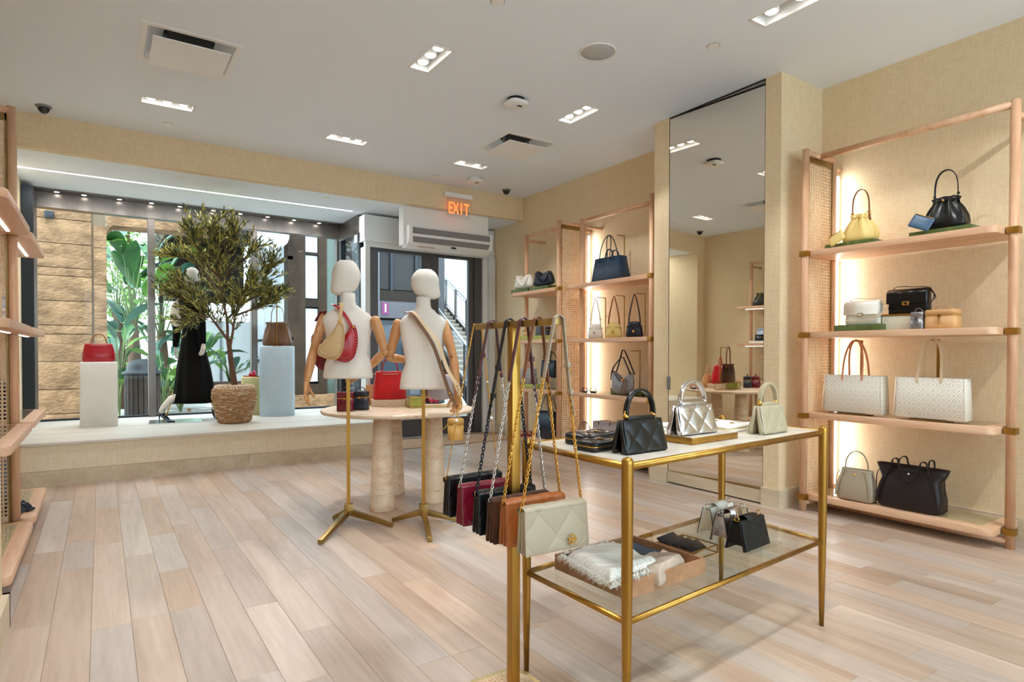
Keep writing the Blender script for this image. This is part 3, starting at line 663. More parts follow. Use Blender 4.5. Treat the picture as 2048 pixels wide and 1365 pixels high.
# ================================================================ BAG LIBRARY  (local frame: width x, front -y, base z=0)
def sel(w, d, z, p=5, n=28, ox=0, oy=0):
    """super-ellipse ring"""
    out = []
    for k in range(n):
        a = 2 * pi * k / n; c, s = cos(a), sin(a)
        out.append((ox + w / 2 * (1 if c > 0 else -1) * abs(c) ** (2 / p), oy + d / 2 * (1 if s > 0 else -1) * abs(s) ** (2 / p), z))
    return out
def body(prof, p=5, n=28, wob=0, T=None):
    m = MB(); m.loft([sel(w, d, z, p, n) for z, w, d in prof], True, T=T)
    if wob:
        r = random.Random(int(prof[0][1] * 9999)); m.v = [(x + r.uniform(-wob, wob) * .4, y + r.uniform(-wob, wob), z) for x, y, z in m.v]
    return m
def gathered(prof, folds, amp, n=96):
    """bucket body with vertical gathers that deepen to the top: prof (z, w, d, fold 0..1)"""
    m = MB(); rings = []
    for z, w, d, f in prof:
        ring = []
        for k in range(n):
            a = 2 * pi * k / n; g = 1 - amp * f * (.5 + .5 * cos(a * folds + .6)) ** .8
            c, s = cos(a), sin(a)
            ring.append((w / 2 * g * (1 if c > 0 else -1) * abs(c) ** .75, d / 2 * g * (1 if s > 0 else -1) * abs(s) ** .75, z + .004 * f * cos(a * folds)))
        rings.append(ring)
    return m.loft(rings, True)
def pillow(outline, T_, n=5, y0=0, smooth=True, flat=.5):
    """soft lens shape from an outline in x/z"""
    m = MB(); cx = sum(p[0] for p in outline) / len(outline); cz = sum(p[1] for p in outline) / len(outline)
    rings = []
    ss = [sin(pi / 2 * k / n) for k in range(1, n + 1)]
    def ring(s, sg): y = y0 + sg * T_ / 2 * (1 - s ** 2.2) ** flat; return [(cx + (x - cx) * s, y, cz + (z - cz) * s) for x, z in outline]
    for s in ss: rings.append(ring(s * .999, -1))
    for s in reversed(ss): rings.append(ring(s * .999, 1))
    return m.loft(rings, smooth, (True, True))
def smooth_poly(pts, n=5):
    P = [Vector((x, 0, z)) for x, z in pts]; m = len(P); out = []
    for i in range(m):
        p0, p1, p2, p3 = P[i - 1], P[i], P[(i + 1) % m], P[(i + 2) % m]
        for k in range(n):
            t = k / n; v = .5 * ((2 * p1) + (p2 - p0) * t + (2 * p0 - 5 * p1 + 4 * p2 - p3) * t * t + (3 * p1 - p0 - 3 * p2 + p3) * t ** 3); out.append((v.x, v.z))
    return out
def rrect(w, h, r, n=4):
    out = []
    for sx, sz, a0 in ((1, 1, 0), (-1, 1, 90), (-1, -1, 180), (1, -1, 270)):
        for k in range(n + 1):
            a = radians(a0 + 90 * k / n); out.append((sx * (w / 2 - r) + r * cos(a), sz * (h / 2 - r) + r * sin(a)))
    return out
def puff(a, b): return (abs(sin(pi * a)) * abs(sin(pi * b))) ** .27
def quilt(w0, w1, h, y0, y1, A, nx=2.5, nz=1.6, z0=0, nu=66, nv=44, off=0):
    """puffed diamond panel: bottom width w0, top width w1, leaning from y0 to y1"""
    def fn(u, v):
        w = w0 + (w1 - w0) * v; e = min(1, min(u, 1 - u) * 12) * min(1, min(v, 1 - v) * 12)
        return ((u - .5) * w, y0 + (y1 - y0) * v - A * puff(u * nx + v * nz + off, u * nx - v * nz + off) * e ** .5 - .001, z0 + v * h)
    return MB().grid(fn, nu, nv)
def chain(mb, pts, link=.011, r=.0013, wd=.55):
    """interlocked links along a path"""
    P = [Vector(p) for p in pts]; d = [0]
    for i in range(1, len(P)): d.append(d[-1] + (P[i] - P[i - 1]).length)
    n = max(2, int(d[-1] / (link * .72))); j = 0
    for k in range(n):
        s = d[-1] * (k + .5) / n
        while j < len(d) - 2 and d[j + 1] < s: j += 1
        q = P[j].lerp(P[j + 1], (s - d[j]) / max(d[j + 1] - d[j], 1e-9)); t = (P[j + 1] - P[j]).normalized()
        a = t.orthogonal().normalized(); a.rotate(Matrix.Rotation(radians(35 if k % 2 else 115), 3, t)) if False else None
        ref = Vector((0, 1, 0)) if k % 2 else Vector((.8, -.6, 0)); a = (ref - t * ref.dot(t)).normalized()
        path = [q + t * (link / 2 * cos(2 * pi * i / 8)) + a * (link * wd / 2 * sin(2 * pi * i / 8)) for i in range(8)]
        mb.tube(path, r, 4, True)
    return mb
def arch_pts(w, h, z0, y=0, n=14, e=1.0):
    return [(w / 2 * cos(pi * k / n), y, z0 + h * sin(pi * k / n) ** e) for k in range(n + 1)]
def mid(a, b, t): return tuple(a[i] + (b[i] - a[i]) * t for i in range(3))
def tee_stand(parent, h, reach=.1, w=.012, mat_=None, base=(.11, .09), side=0):
    """brass display hanger: foot, post, arm"""
    m = mat_ or MT['brass']
    MB().box(-base[0] / 2, base[0] / 2, -base[1] / 2 - .01, base[1] / 2, 0, .005).build('stand_foot', m, parent)
    MB().box(-w / 2 + side, w / 2 + side, .0, w * .7, .005, h).build('stand_post', m, parent)
    MB().box(-w / 2 + side - reach * (1 if side else 0), w / 2 + side, -reach * (0 if side else 1), w * .7, h - w * .7, h).build('stand_arm', m, parent)
    MB().tube([(side, .004, h * .55), (side + .022, .004, h * .55)], .005, 8).build('stand_knob', m, parent)
def block(name, label, m, loc, rz, w, d, h, cat='display block', group=None, bevel=.003):
    return single(name, MB().box(-w / 2, w / 2, -d / 2, d / 2, 0, h), m, label, cat, loc, rz, group, bevel=bevel)
def ring_mb(c, r, t, axis='y', n=14):
    return MB().tube([(c[0] + r * cos(2 * pi * k / n), c[1], c[2] + r * sin(2 * pi * k / n)) if axis == 'y' else (c[0], c[1] + r * cos(2 * pi * k / n), c[2] + r * sin(2 * pi * k / n)) for k in range(n)], t, 6, True)

def tote(label, loc, rz, m, w0, w1, d0, d1, h, hm, hh, hw, hy=True, hwid=.012, drop=0, name='tote_bag', hoff=0, edge=None, group=None, hth=.004):
    """open shopper: flared body, two strap handles"""
    t = thing(name, label, 'handbag', loc, rz, group)
    rings = [sel(w0 * .97, d0 * .9, 0, 9), sel(w0, d0, .008, 9), sel((w0 + w1) / 2, (d0 + d1) / 2, h * .5, 9), sel(w1, d1, h, 9), sel(w1 - .006, max(d1 - .006, .01), h, 9), sel(w1 - .012, max(d1 - .02, .008), h * .82, 9)]
    MB().loft(rings, True).build('body', m, t)
    for k, y in enumerate((-d1 / 2, d1 / 2)):
        pts = [(-hw / 2 + hoff, y - .004 if k == 0 else y + .004, h - .03), (-hw / 2 + hoff, y, h + .005)] + [(hw / 2 * cos(pi - pi * q / 12) + hoff, y * (1 - .9 * sin(pi * q / 12)), h + .005 + (hh - .005) * sin(pi * q / 12) ** .8) for q in range(1, 12)] + [(hw / 2 + hoff, y, h + .005), (hw / 2 + hoff, y - .004 if k == 0 else y + .004, h - .03)]
        MB().ribbon(pts, hwid, hth, (1, 0, 0)).build('handle', hm, t)
    if edge:
        e = MB()
        for sx in (-1, 1): e.tube([(sx * w0 / 2 * .985, -d0 / 2, .004), (sx * w1 / 2 * .985, -d1 / 2, h)], .0022, 6)
        e.build('piping', edge, t)
    return t
def top_handle_bag(label, loc, rz, m, hm, hw_m, w=.245, h=.165, d=.085, handle=None, drop=.10):
    """quilted two-compartment bag with stiff arched handle and centre fold"""
    t = thing('top_handle_bag', label, 'handbag', loc, rz)
    # two slabs splayed at the foot
    for sg in (-1, 1):
        m2 = MB(); yb = sg * d * .36; yt = sg * d * .10
        m2.loft([sel(w * 1.0, d * .30, .0, 8, oy=yb), sel(w * 1.03, d * .36, .02, 8, oy=yb), sel(w * .99, d * .26, h * .6, 8, oy=(yb + yt) / 2 * .8), sel(w * .95, d * .16, h, 8, oy=yt)], True)
        m2.build('compartment', m, t)
    q = quilt(w * .985, w * .92, h * .96, -d * .56, -d * .20, .0065, 2.3, 1.2, .004)
    bk = MB().grid(lambda u, v: ((u - .5) * w * .98, -d * .50 + v * d * .36, .004 + v * h * .95), 1, 1); q.build('quilted_front', m, t)
    MB().box(-w * .33, w * .33, -d * .16, d * .16, h - .004, h + .012).build('top_flap', m, t, bevel=.005)
    hp = arch_pts(w * .66, drop, h + .012, 0, 18, .9)
    MB().ribbon(hp, .020, .010, (0, 1, 0)).build('handle', hm, t, bevel=.003)
    for sx in (-1, 1): MB().ball((sx * w * .33, 0, h + .012), .011, 10, 6).tube([(sx * w * .33, 0, h), (sx * w * .33, 0, h + .03)], .0055, 8).build('handle_ring', hw_m, t)
    return t
def zip_wallet(label, loc, rz, m, zm, w=.19, d=.11, h=.035, group=None):
    t = thing('zip_wallet', label, 'wallet', loc, rz, group)
    MB().loft([sel(w * .97, d * .95, 0, 6), sel(w, d, .006, 6), sel(w, d, h * .42, 6)]).build('lower_half', m, t)
    MB().loft([sel(w * .985, d * .97, h * .42, 6), sel(w * .985, d * .97, h * .58, 6)]).build('zip', zm, t)
    MB().loft([sel(w, d, h * .58, 6), sel(w, d, h - .006, 6), sel(w * .96, d * .94, h - .001, 6)]).build('upper_half', m, t)
    def fn(u, v): e = min(1, min(u, 1 - u) * 9) * min(1, min(v, 1 - v) * 9); return ((u - .5) * w * .95, (v - .5) * d * .93, h - .003 + .008 * puff(u * 1.8 + v * 1.1, u * 1.8 - v * 1.1) * e ** .5)
    MB().grid(fn, 30, 20).build('quilted_top', m, t)
    emblem(t, (0, -d * .12, h + .006), .016, 'Z', MT['gold'])
    return t
def emblem(parent, c, s, face='Y', m=None):
    """small double-T medallion: two mirrored T bars forming a cross in an open square ring"""
    mb = MB(); k = s / 2; w = s * .13; t = .0015
    def bx(x0, x1, z0, z1):
        if face == 'Y': mb.box(c[0] + x0, c[0] + x1, c[1] - t, c[1] + t, c[2] + z0, c[2] + z1)
        else: mb.box(c[0] + x0, c[0] + x1, c[1] + z0, c[1] + z1, c[2] - t, c[2] + t)
    bx(-w / 2, w / 2, -k, k); bx(-k, k, w * .25, w * 1.1); bx(-k, k, -w * 1.1, -w * .25)
    bx(-k * .6, k * .6, k - w, k); bx(-k * .6, k * .6, -k, -k + w); bx(-k, -k + w, -k * .6, k * .6); bx(k - w, k, -k * .6, k * .6)
    return mb.build('emblem', m or MT['gold'], parent)
def vanity(label, loc, rz, m, zm, w=.12, d=.09, h=.09, hm=None, tassel=True, name='vanity_case'):
    t = thing(name, label, 'handbag', loc, rz)
    MB().loft([sel(w * .98, d * .97, 0, 5), sel(w, d, .006, 5), sel(w * .98, d * .97, h * .66, 5)]).build('body', m, t)
    MB().loft([sel(w * .985, d * .98, h * .66, 5), sel(w * .985, d * .98, h * .70, 5)]).build('zip', zm, t)
    MB().loft([sel(w * .99, d * .99, h * .70, 5), sel(w * .985, d * .98, h * .93, 5), sel(w * .93, d * .90, h, 5)]).build('lid', m, t)
    MB().ribbon(arch_pts(w * .55, h * .24, h - .002, 0, 12), .014, .004, (0, 1, 0)).build('handle', hm or m, t)
    for sx in (-1, 1): MB().box(sx * w * .27 - .007, sx * w * .27 + .007, -.009, .009, h - .003, h + .003).build('handle_tab', hm or m, t)
    emblem(t, (0, -d / 2 - .002, h * .66), .02, 'Y', zm)
    if tassel:
        for sx in (-1, 1): MB().box(sx * .008 - .004, sx * .008 + .004, -d / 2 - .006, -d / 2 - .001, h * .28, h * .6).build('zip_tassel', m, t)
    return t
def bucket(label, loc, rz, m, hm, w=.24, d=.15, h=.2, topw=.6, folds=9, drop=.16, pouch=None, pm=None, handle='double', grp=None, cin=None, hw=.45):
    t = thing('bucket_bag', label, 'handbag', loc, rz, grp)
    prof = [(0, w * .86, d * .85, 0), (.008, w * .98, d * .98, 0), (h * .18, w * 1.02, d * 1.02, .12), (h * .4, w * .97, d * .96, .45), (h * .65, w * (1 + topw) / 2, d * (1 + topw) / 2, .85), (h * .84, w * topw, d * topw, .95), (h * .9, w * topw * .97, d * topw * .97, 1), (h, w * topw * 1.1, d * topw * 1.1, .9), (h * .99, w * topw * .9, d * topw * .9, .9), (h * .85, w * topw * .7, d * topw * .7, .6)]
    gathered(prof, folds, .30).build('body', m, t)
    MB().tube([(w * topw * .47 * cos(2 * pi * k / 30), d * topw * .49 * sin(2 * pi * k / 30), h * .88) for k in range(30)], .003, 6, True).build('drawstring', cin or hm, t)
    MB().ball((0, -d * topw * .52, h * .885), .009, 8, 6).build('toggle', MT['gold'], t)
    dm = MB(); 
    for sx in (-1, 1): dm.tube(spline([(0, -d * topw * .52, h * .88), (sx * .012, -d * .47, h * .7), (sx * .02, -d * .53, h * .45)], 5), .0022, 6)
    dm.build('drawstring_end', cin or hm, t)
    x0 = w * topw * hw; z0 = h * .92
    pts = [(-x0 - .01, 0, z0 - .03), (-x0, 0, z0 + .02)] + arch_pts(2 * x0, drop, z0 + .03, 0, 14, .62)[::-1] + [(x0, 0, z0 + .02), (x0 + .01, 0, z0 - .03)]
    if handle == 'double':
        MB().tube([(x, y - .004, z) for x, y, z in pts], .0032, 6).tube([(x * .97, y + .004, z * .995) for x, y, z in pts], .0032, 6).build('handle', hm, t)
        for sx in (-1, 1): MB().ball((sx * x0, 0, z0 + .035), .009, 8, 6).build('handle_knot', hm, t)
    else:
        MB().ribbon(pts, .014, .005, (0, 1, 0)).build('handle', hm, t)
        for sx in (-1, 1): MB().tube([(sx * x0 - .012, 0, z0 + .03), (sx * x0 + .012, 0, z0 + .03)], .006, 8).build('handle_bar', MT['gold'], t)
    if pouch:
        px, py, pz, ps, ang = pouch
        T = Matrix.Translation((px, py, pz)) @ Matrix.Rotation(radians(ang), 4, 'Y') @ Matrix.Rotation(radians(-18), 4, 'X')
        k = pillow(rrect(ps * 1.15, ps * .80, .012), .024, flat=.3); tmb(k, T)
        po = k.build('pouch', pm, t)
        z = MB().tube([(-ps * .5, -.012, ps * .36), (ps * .5, -.012, ps * .36)], .0022, 6); tmb(z, T); z.build('pouch_zip', MT['gold'], po)
    return t
def flap_bag(label, loc, rz, m, w=.2, d=.075, h=.135, sm=None, clasp=None, strap=True, quilted=False):
    t = thing('flap_bag', label, 'handbag', loc, rz)
    MB().loft([sel(w * .98, d * .92, 0, 6), sel(w, d, .008, 6), sel(w * .985, d * .95, h * .8, 6), sel(w * .97, d * .8, h * .95, 6), sel(w * .94, d * .55, h, 6)]).build('body', m, t)
    yf = -d / 2
    pts = [(0, d * .3, h * .955), (0, 0, h + .006), (0, -d * .34, h * .985), (0, yf - .005, h * .86), (0, yf - .008, h * .55), (0, yf - .009, h * .42)]
    MB().ribbon(spline(pts, 4), w * 1.005, .005, (1, 0, 0), smooth=True).build('flap', m, t)
    cm = clasp or MT['gold']
    MB().box(-.022, .022, yf - .018, yf - .008, h * .34, h * .50).build('clasp', cm, t, bevel=.002)
    MB().box(-.012, .012, yf - .020, yf - .017, h * .385, h * .455).build('clasp_inlay', sm or m, t)
    if strap:
        s_ = sm or m
        pts = [(-w * .42, .01, h), (-w * .36, -.004, h + .022), (-w * .15, -.012, h + .026), (w * .1, -.010, h + .018), (w * .38, .0, h + .014), (w * .52, -.01, h * .97), (w * .62, -.02, h * .7), (w * .55, -.05, h * .32), (w * .2, -.07, h * .16), (-w * .2, -.066, h * .12), (-w * .44, -.05, h * .22), (-w * .36, -.046, h * .42)]
        MB().ribbon(spline(pts, 5), .010, .0035, (0, 1, .3)).build('strap', s_, t)
        pts = [(w * .48, .01, h * .93), (w * .60, -.01, h * .78), (w * .66, -.03, h * .58), (w * .5, -.06, h * .36), (w * .1, -.058, h * .30), (0, -.056, h * .44)]
        MB().ribbon(spline(pts, 5), .010, .0035, (0, 1, .3)).build('strap', s_, t)
    if quilted:
        MB().grid(lambda u, v: ((u - .5) * w * .97, yf - .012 - .003 * puff(u * 3 + v * 1.2, u * 3 - v * 1.2), h * .43 + v * h * .42), 40, 14).build('stitched_flap', m, t)
    return t
def slide(t, x, m, L=.22, w=.08, rz=0, foot=None):
    """one slide sandal, toe towards -y... length along y"""
    T = Matrix.Translation((x, 0, 0)) @ Matrix.Rotation(radians(rz), 4, 'Z')
    sole = [(w / 2 * .8 * sin(a) * (1 + .15 * cos(a)), -L / 2 * cos(a)) for a in [2 * pi * k / 20 for k in range(20)]]
    s_ = tmb(MB().prism(sole, 0, .014), T).build('sole', foot or m, t, bevel=.003)
    b = MB()
    for dy in (-.075, -.035):
        b.ribbon([(w * .42 * cos(pi - pi * k / 10), dy + .006 * k, .008 + .045 * sin(pi * k / 10)) for k in range(11)], .03, .004, (0, 1, 0))
    tmb(b, T).build('strap_band', m, t); return s_
def slides(label, loc, rz, m, gap=.1, grp=None, foot=None):
    t = thing('slide_sandals', label, 'sandals', loc, rz, grp)
    slide(t, -gap / 2, m, rz=4, foot=foot); slide(t, gap / 2, m, rz=-6, foot=foot); return t
# ================================================================ GOODS ON THE RIGHT-HAND SHELVES
RZ = -pi / 2
Z0, Z1, Z2, Z3 = ZS; G = .007; eps = .001
def rp(x, y, z): return (x, y, z + eps)
# --- unit right of the mirror
block('display_block', 'moss green velvet block under the butter yellow bucket bag', MT['green'], rp(4.62, 2.335, Z3), RZ, .35, .20, .035)
bucket('butter yellow gathered bucket bag with brown handle and flat pouch', rp(4.62, 2.30, Z3 + .037), RZ, MT['cream'], MT['umber'], .24, .15, .20, .55, 8, .17, (-.10, -.14, .028, .10, -28), MT['cream'], 'flat', cin=MT['cream'])
block('display_block', 'moss green velvet block under the black bucket bag', MT['green'], rp(4.62, 1.755, Z3), RZ, .36, .20, .035)
bucket('black gathered bucket bag with slate blue hanging pouch', rp(4.62, 1.755, Z3 + .037), RZ, MT['black'], MT['blackm'], .26, .16, .21, .58, 8, .17, (-.085, -.15, .045, .115, 25), MT['bluep'], 'double')
block('display_block', 'moss green velvet block under the white flap bag', MT['green'], rp(4.60, 2.27, Z2), RZ, .33, .17, .045)
flap_bag('white flap bag with beige strap and silver clasp on green block', rp(4.60, 2.26, Z2 + .047), RZ, MT['ivory'], .24, .085, .165, MT['strapc'], MT['silverm'])
t = thing('display_riser', 'frosted riser with brass top under the black flap bag', 'display block', rp(4.66, 1.98, Z2), RZ)
MB().box(-.15, .15, -.07, .07, 0, .10).build('riser_body', mat('pale_riser', (224, 222, 206), .3), t, bevel=.003)
MB().box(-.155, .155, -.075, .075, .101, .112).build('brass_top', MT['brass'], t)
flap_bag('black embossed flap bag with gold clasp on a brass topped riser', rp(4.66, 1.985, Z2 + .114), RZ, MT['black'], .255, .085, .165, MT['black'], MT['gold'], quilted=True)
vanity('small silver grey vanity case beside the tan vanity case', rp(4.56, 1.885, Z2), RZ, MT['silverg'], MT['silverm'], .082, .08, .115)
vanity('tan leather vanity case with gold double tassel', rp(4.58, 1.75, Z2), RZ, MT['camel'], MT['gold'], .19, .12, .125)
for (y, w, lab, hm) in ((2.315, .43, 'left white monogram shopper with orange tan handles', mat('orange_strap', (206, 136, 96), .5)), (1.815, .43, 'right white monogram shopper with pale beige handles', MT['strapc'])):
    t = tote(lab, rp(4.60, y, Z1 + .012), RZ, MT['print'], w, w * .96, .14, .10, .275, hm, .26, .14, hwid=.014, name='shopper_bag', edge=MT['ivory'])
    t2 = thing('bag_stand', 'brass bag stand inside the ' + lab.split(' with')[0], 'bag stand', rp(4.62, y, Z1 + .003), RZ)
    MB().box(-.11, .11, -.10, .03, 0, .006).build('stand_foot', MT['brass'], t2)
    MB().box(-.008, .008, .06, .068, .006, .53).build('stand_post', MT['brass'], t2)
    MB().box(-.008, .008, -.02, .068, .53, .542).build('stand_arm', MT['brass'], t2)
    MB().box(-.008, .008, .03, .068, .0, .006).build('foot_tie', MT['brass'], t2)
def slouchy(label, loc, rz, m, w, h, d, hm, small):
    t = thing('handbag', label, 'handbag', loc, rz)
    rings = [sel(w * .88, d * .9, 0, 6), sel(w * .98, d, .012, 5), sel(w * 1.0, d * 1.0, h * .3, 4), sel(w * .9, d * .8, h * .7, 4), sel(w * .82, d * .45, h * .95, 4), sel(w * .84, d * .45, h, 4), sel(w * .8, d * .38, h * .99, 4), sel(w * .74, d * .3, h * .8, 4)]
    if not small: rings[4:] = [sel(w * 1.04, d * .5, h * .86, 4), sel(w * 1.12, d * .5, h, 4), sel(w * 1.09, d * .42, h * .99, 4), sel(w * .9, d * .3, h * .8, 4)]
    MB().loft(rings).build('body', m, t)
    MB().box(-w * .22, w * .22, -d * .26, -d * .2 + .004, h * .78, h * .9).build('closure_tab', m, t, bevel=.003)
    MB().ball((0, -d * .285, h * .83), .010, 10, 6).build('stud', MT['gold'] if small else MT['silverm'], t)
    for sx in (-1, 1):
        MB().ribbon(spline([(sx * w * .30, -d * .30, h * .97), (sx * w * .42, -d * .46, h * .5), (sx * w * .47, -d * .5, h * .1)], 5), .016, .004, (1, 0, 0)).build('side_gusset', m, t)
        MB().ribbon(spline([(sx * w * .44, -d * .1, h * .92), (sx * w * .52, -d * .2, h * .75), (sx * w * .53, -d * .22, h * .42)], 5), .008, .003, (0, 1, 0)).build('side_lace', m, t)
    if small: MB().ribbon(arch_pts(w * .62, h * .62, h * .97, -.01, 16, .8), .010, .006, (0, 1, 0)).build('handle', hm, t)
    else:
        for k, y in enumerate((-d * .27, d * .25)):
            for sx in ((-1, 1)):
                pass
            pts = [(-w * .26, y, h * .72), (-w * .27, y, h * .98), (-w * .24, y * 1.2, h * 1.14), (-w * .16, y * 1.3, h * 1.16), (-w * .13, y * 1.5, h * .98), (-w * .04, y * 1.75, h * .72), (w * .07, y * 1.75, h * .70), (w * .17, y * 1.5, h * .95), (w * .2, y * 1.3, h * 1.14), (w * .27, y * 1.2, h * 1.14), (w * .29, y, h * .98), (w * .28, y, h * .72)]
            if k: pts = [(x, q, max(z, h * .9)) for x, q, z in pts]
            MB().ribbon(spline(pts, 4), .018, .005, (0, 1, .2)).build('handle', hm, t)
    return t
slouchy('small taupe handbag with curved handle leaning by the black shopper', rp(4.55, 2.27, Z0 + G), RZ, MT['taupe'], .26, .22, .13, MT['taupe'], True)
slouchy('large slouchy black leather shopper on the bottom cane shelf', rp(4.60, 1.93, Z0 + G), RZ, MT['espresso'], .40, .29, .19, MT['espresso'], False)
# --- unit left of the mirror
t = tote('navy crocodile embossed tote with tall thin straps on the top shelf', rp(4.62, 4.945, Z3), RZ, MT['croc'], .50, .40, .16, .12, .26, MT['blackm'], .25, .16, hwid=.010, name='tote_bag', hoff=-.03, edge=MT['blackm'])
for y in (-.085, .0): MB().ribbon([(x + .07, q + y, z) for x, q, z in arch_pts(.11, .085, .25, 0, 12)], .014, .010, (0, 1, 0)).build('short_handle', MT['croc'], t)
t2 = thing('bag_stand', 'thin brass stand behind the navy embossed tote', 'bag stand', rp(4.74, 4.86, Z3), RZ); tee_stand(t2, .50, .11, .010, base=(.1, .05))
for y, m, sm, hw, lab in ((5.14, 'ivory', 'ivory', 'silverm', 'white mini saddle bag on the thin brass hanger'), (4.845, 'cream', 'tan', 'gold', 'pale yellow mini saddle bag with tan strap on brass hanger'), (4.54, 'navy', 'navy', 'gold', 'navy mini saddle bag nearest the pier on brass hanger')):
    t = thing('saddle_bag', lab, 'handbag', rp(4.58, y, Z2), RZ + .5); w = .17; h = .16
    o = smooth_poly([(-w * .46, .0), (w * .46, .0), (w * .5, h * .4), (w * .36, h * .9), (0, h), (-w * .36, h * .9), (-w * .5, h * .4)], 4)
    pillow(o, .07, flat=.35).build('body', MT[m], t)
    pillow([(x * .98, max(z, h * .38 + abs(x) * .5) + .004) for x, z in o], .078, flat=.3).build('flap', MT[m], t)
    for yy in (-.012, .012): MB().tube(spline([(-w * .36, yy, h * .9), (-.05, yy, h + .09), (-.022, yy * .5, h + .22), (0, 0, h + .285), (.022, yy * .5, h + .22), (.05, yy, h + .09), (w * .36, yy, h * .9)], 5), .0045 if m != 'ivory' else .004, 6).build('strap', MT[sm], t)
    for sx in (-1, 1): MB().box(sx * .056 - .006, sx * .056 + .006, -.014, .014, h + .04, h + .058).build('strap_ring', MT[hw], t)
    MB().box(-.01, .01, -.046, -.038, h * .3, h * .45).build('clasp', MT[hw], t)
    t2 = thing('bag_hanger', 'brass hanger holding the ' + lab.split(' mini')[0] + ' mini saddle bag', 'bag stand', rp(4.70, y - .03, Z2), RZ); tee_stand(t2, .455, .125, .009, base=(.09, .07))
slides('navy slide sandals on the third shelf near the grey crescent bag', rp(4.60, 5.27, Z1 + .003), RZ + .9, MT['navyv'], .10)
block('display_block', 'moss green velvet block behind the grey crescent bag', MT['green'], rp(4.72, 4.76, Z1 + .003), RZ, .46, .10, .06)
t = thing('hobo_bag', 'grey glitter crescent bag with navy straps and brown tassel', 'handbag', rp(4.60, 4.73, Z1 + .003), RZ)
o = smooth_poly([(-.13, .03), (0, 0), (.13, .03), (.165, .12), (.14, .24), (.10, .20), (.05, .14), (-.02, .15), (-.09, .20), (-.135, .25), (-.165, .12)], 4)
pillow(o, .10).build('body', MT['sparkle'], t)
MB().tube([(x * 1.0, -.02, z) for x, z in o[16:40]], .006, 6).build('navy_binding', MT['navy'], t)
for k, (ya, zt) in enumerate(((-.03, .40), (.03, .47))):
    MB().ribbon(spline([(-.14, ya, .22), (-.10, ya, .30), (-.02, ya * .3, zt - .01), (0, 0, zt), (.025, ya * .3, zt - .01), (.10, ya, .30), (.145, ya, .22)], 5), .016, .005, (0, 1, 0)).build('strap', MT['navy'], t)
MB().ball((.06, -.06, .16), .014, 8, 6).ball((.085, -.055, .17), .010, 8, 6).build('charm', MT['gold'], t)
for sx in (0, .05): MB().ribbon([(.07 + sx, -.06, .16), (.06 + sx, -.07, .08), (.05 + sx, -.065, .01)], .014, .004, (1, 0, 0)).build('tassel', MT['umber'], t)
t2 = thing('bag_hanger', 'brass hanger holding the grey glitter crescent bag', 'bag stand', rp(4.74, 4.62, Z1 + .063), RZ); tee_stand(t2, .41, .13, .010, base=(.09, .05), side=0)
tote('grey monogram tote standing on the bottom shelf beside the mini tote', rp(4.66, 5.02, Z0 + G), RZ, MT['printg'], .42, .40, .14, .11, .29, MT['maroon'], .02, .18, hwid=.010, name='tote_bag')
tote('grey monogram mini tote with looped handles at left on the bottom shelf', rp(4.56, 5.30, Z0 + G), RZ, MT['printg'], .25, .23, .12, .09, .17, mat('mauve_strap', (120, 96, 98), .5), .11, .10, hwid=.010, name='tote_bag', hth=.006)
# --- unit nearest the door
for y, lab, w in ((6.47, 'left moss green velvet block on the top shelf near the door', .38), (6.05, 'right moss green velvet block on the top shelf near the door', .38)):
    block('display_block', lab, MT['green'], rp(4.525, y, Z3), RZ, w, .13, .04)
for y, m, lab in ((6.44, 'ivory', 'white slouchy hobo bag on the green block near the door'), (6.02, 'navy', 'navy slouchy hobo bag on the green block near the door')):
    t = thing('hobo_bag', lab, 'handbag', rp(4.52, y, Z3 + .042), RZ)
    o = smooth_poly([(-.17, .01), (.17, .01), (.19, .08), (.13, .17), (.10, .155), (.0, .10), (-.08, .17), (-.13, .19), (-.18, .09)], 4)
    pillow(o, .12, flat=.4).build('body', MT[m], t)
    MB().ribbon(spline([(-.12, -.03, .17), (-.03, -.06, .10), (.06, -.065, .04), (.12, -.05, .07), (.14, -.03, .14), (.11, .0, .165)], 5), .035, .006, (0.2, 1, .3)).build('strap', MT[m], t)
    MB().ball((-.12, -.045, .15), .007, 8, 6).build('stud', MT['gold'], t)
block('display_block', 'long lime green velvet block on the second shelf near the door', MT['lime'], rp(4.525, 6.27, Z2), RZ, .74, .13, .05)
vanity('tiny camel box bag on the lime block near the door', rp(4.53, 6.40, Z2 + .052), RZ, MT['camel'], MT['gold'], .09, .07, .09, tassel=False)
t = tote('tall patterned navy pouch standing on the lime block', rp(4.53, 6.12, Z2 + .052), RZ, mat('navy_speckle', (36, 44, 60), .5, var=((110, 112, 120), 90)), .10, .09, .07, .05, .20, MT['navy'], .03, .04, hwid=.008, name='pouch')
vanity('small glossy navy case at the end of the lime block', rp(4.53, 5.96, Z2 + .052), RZ, MT['navyv'], MT['gold'], .10, .07, .10, tassel=False)
block('display_block', 'lime green velvet block on the third shelf near the door', MT['lime'], rp(4.525, 6.37, Z1 + .003), RZ, .50, .13, .05)
t = tote('grey snakeskin tote with pink handle on the third shelf', rp(4.53, 6.36, Z1 + .055), RZ, MT['python'], .26, .24, .13, .10, .19, mat('rose_strap', (208, 120, 104), .5), .14, .10, hwid=.012, name='tote_bag')
block('display_riser', 'clear riser under the black tote on the third shelf', MT['acryl'], rp(4.60, 5.98, Z1 + .003), RZ, .30, .2, .14)
tote('black leather tote with knotted handles on the clear riser', rp(4.60, 5.98, Z1 + .145), RZ, MT['navy'], .28, .26, .13, .10, .21, MT['blackm'], .11, .12, hwid=.012, name='tote_bag')
slides('red slide sandals on the bottom shelf near the door', rp(4.53, 6.41, Z0 + G), RZ + .8, MT['redp'])
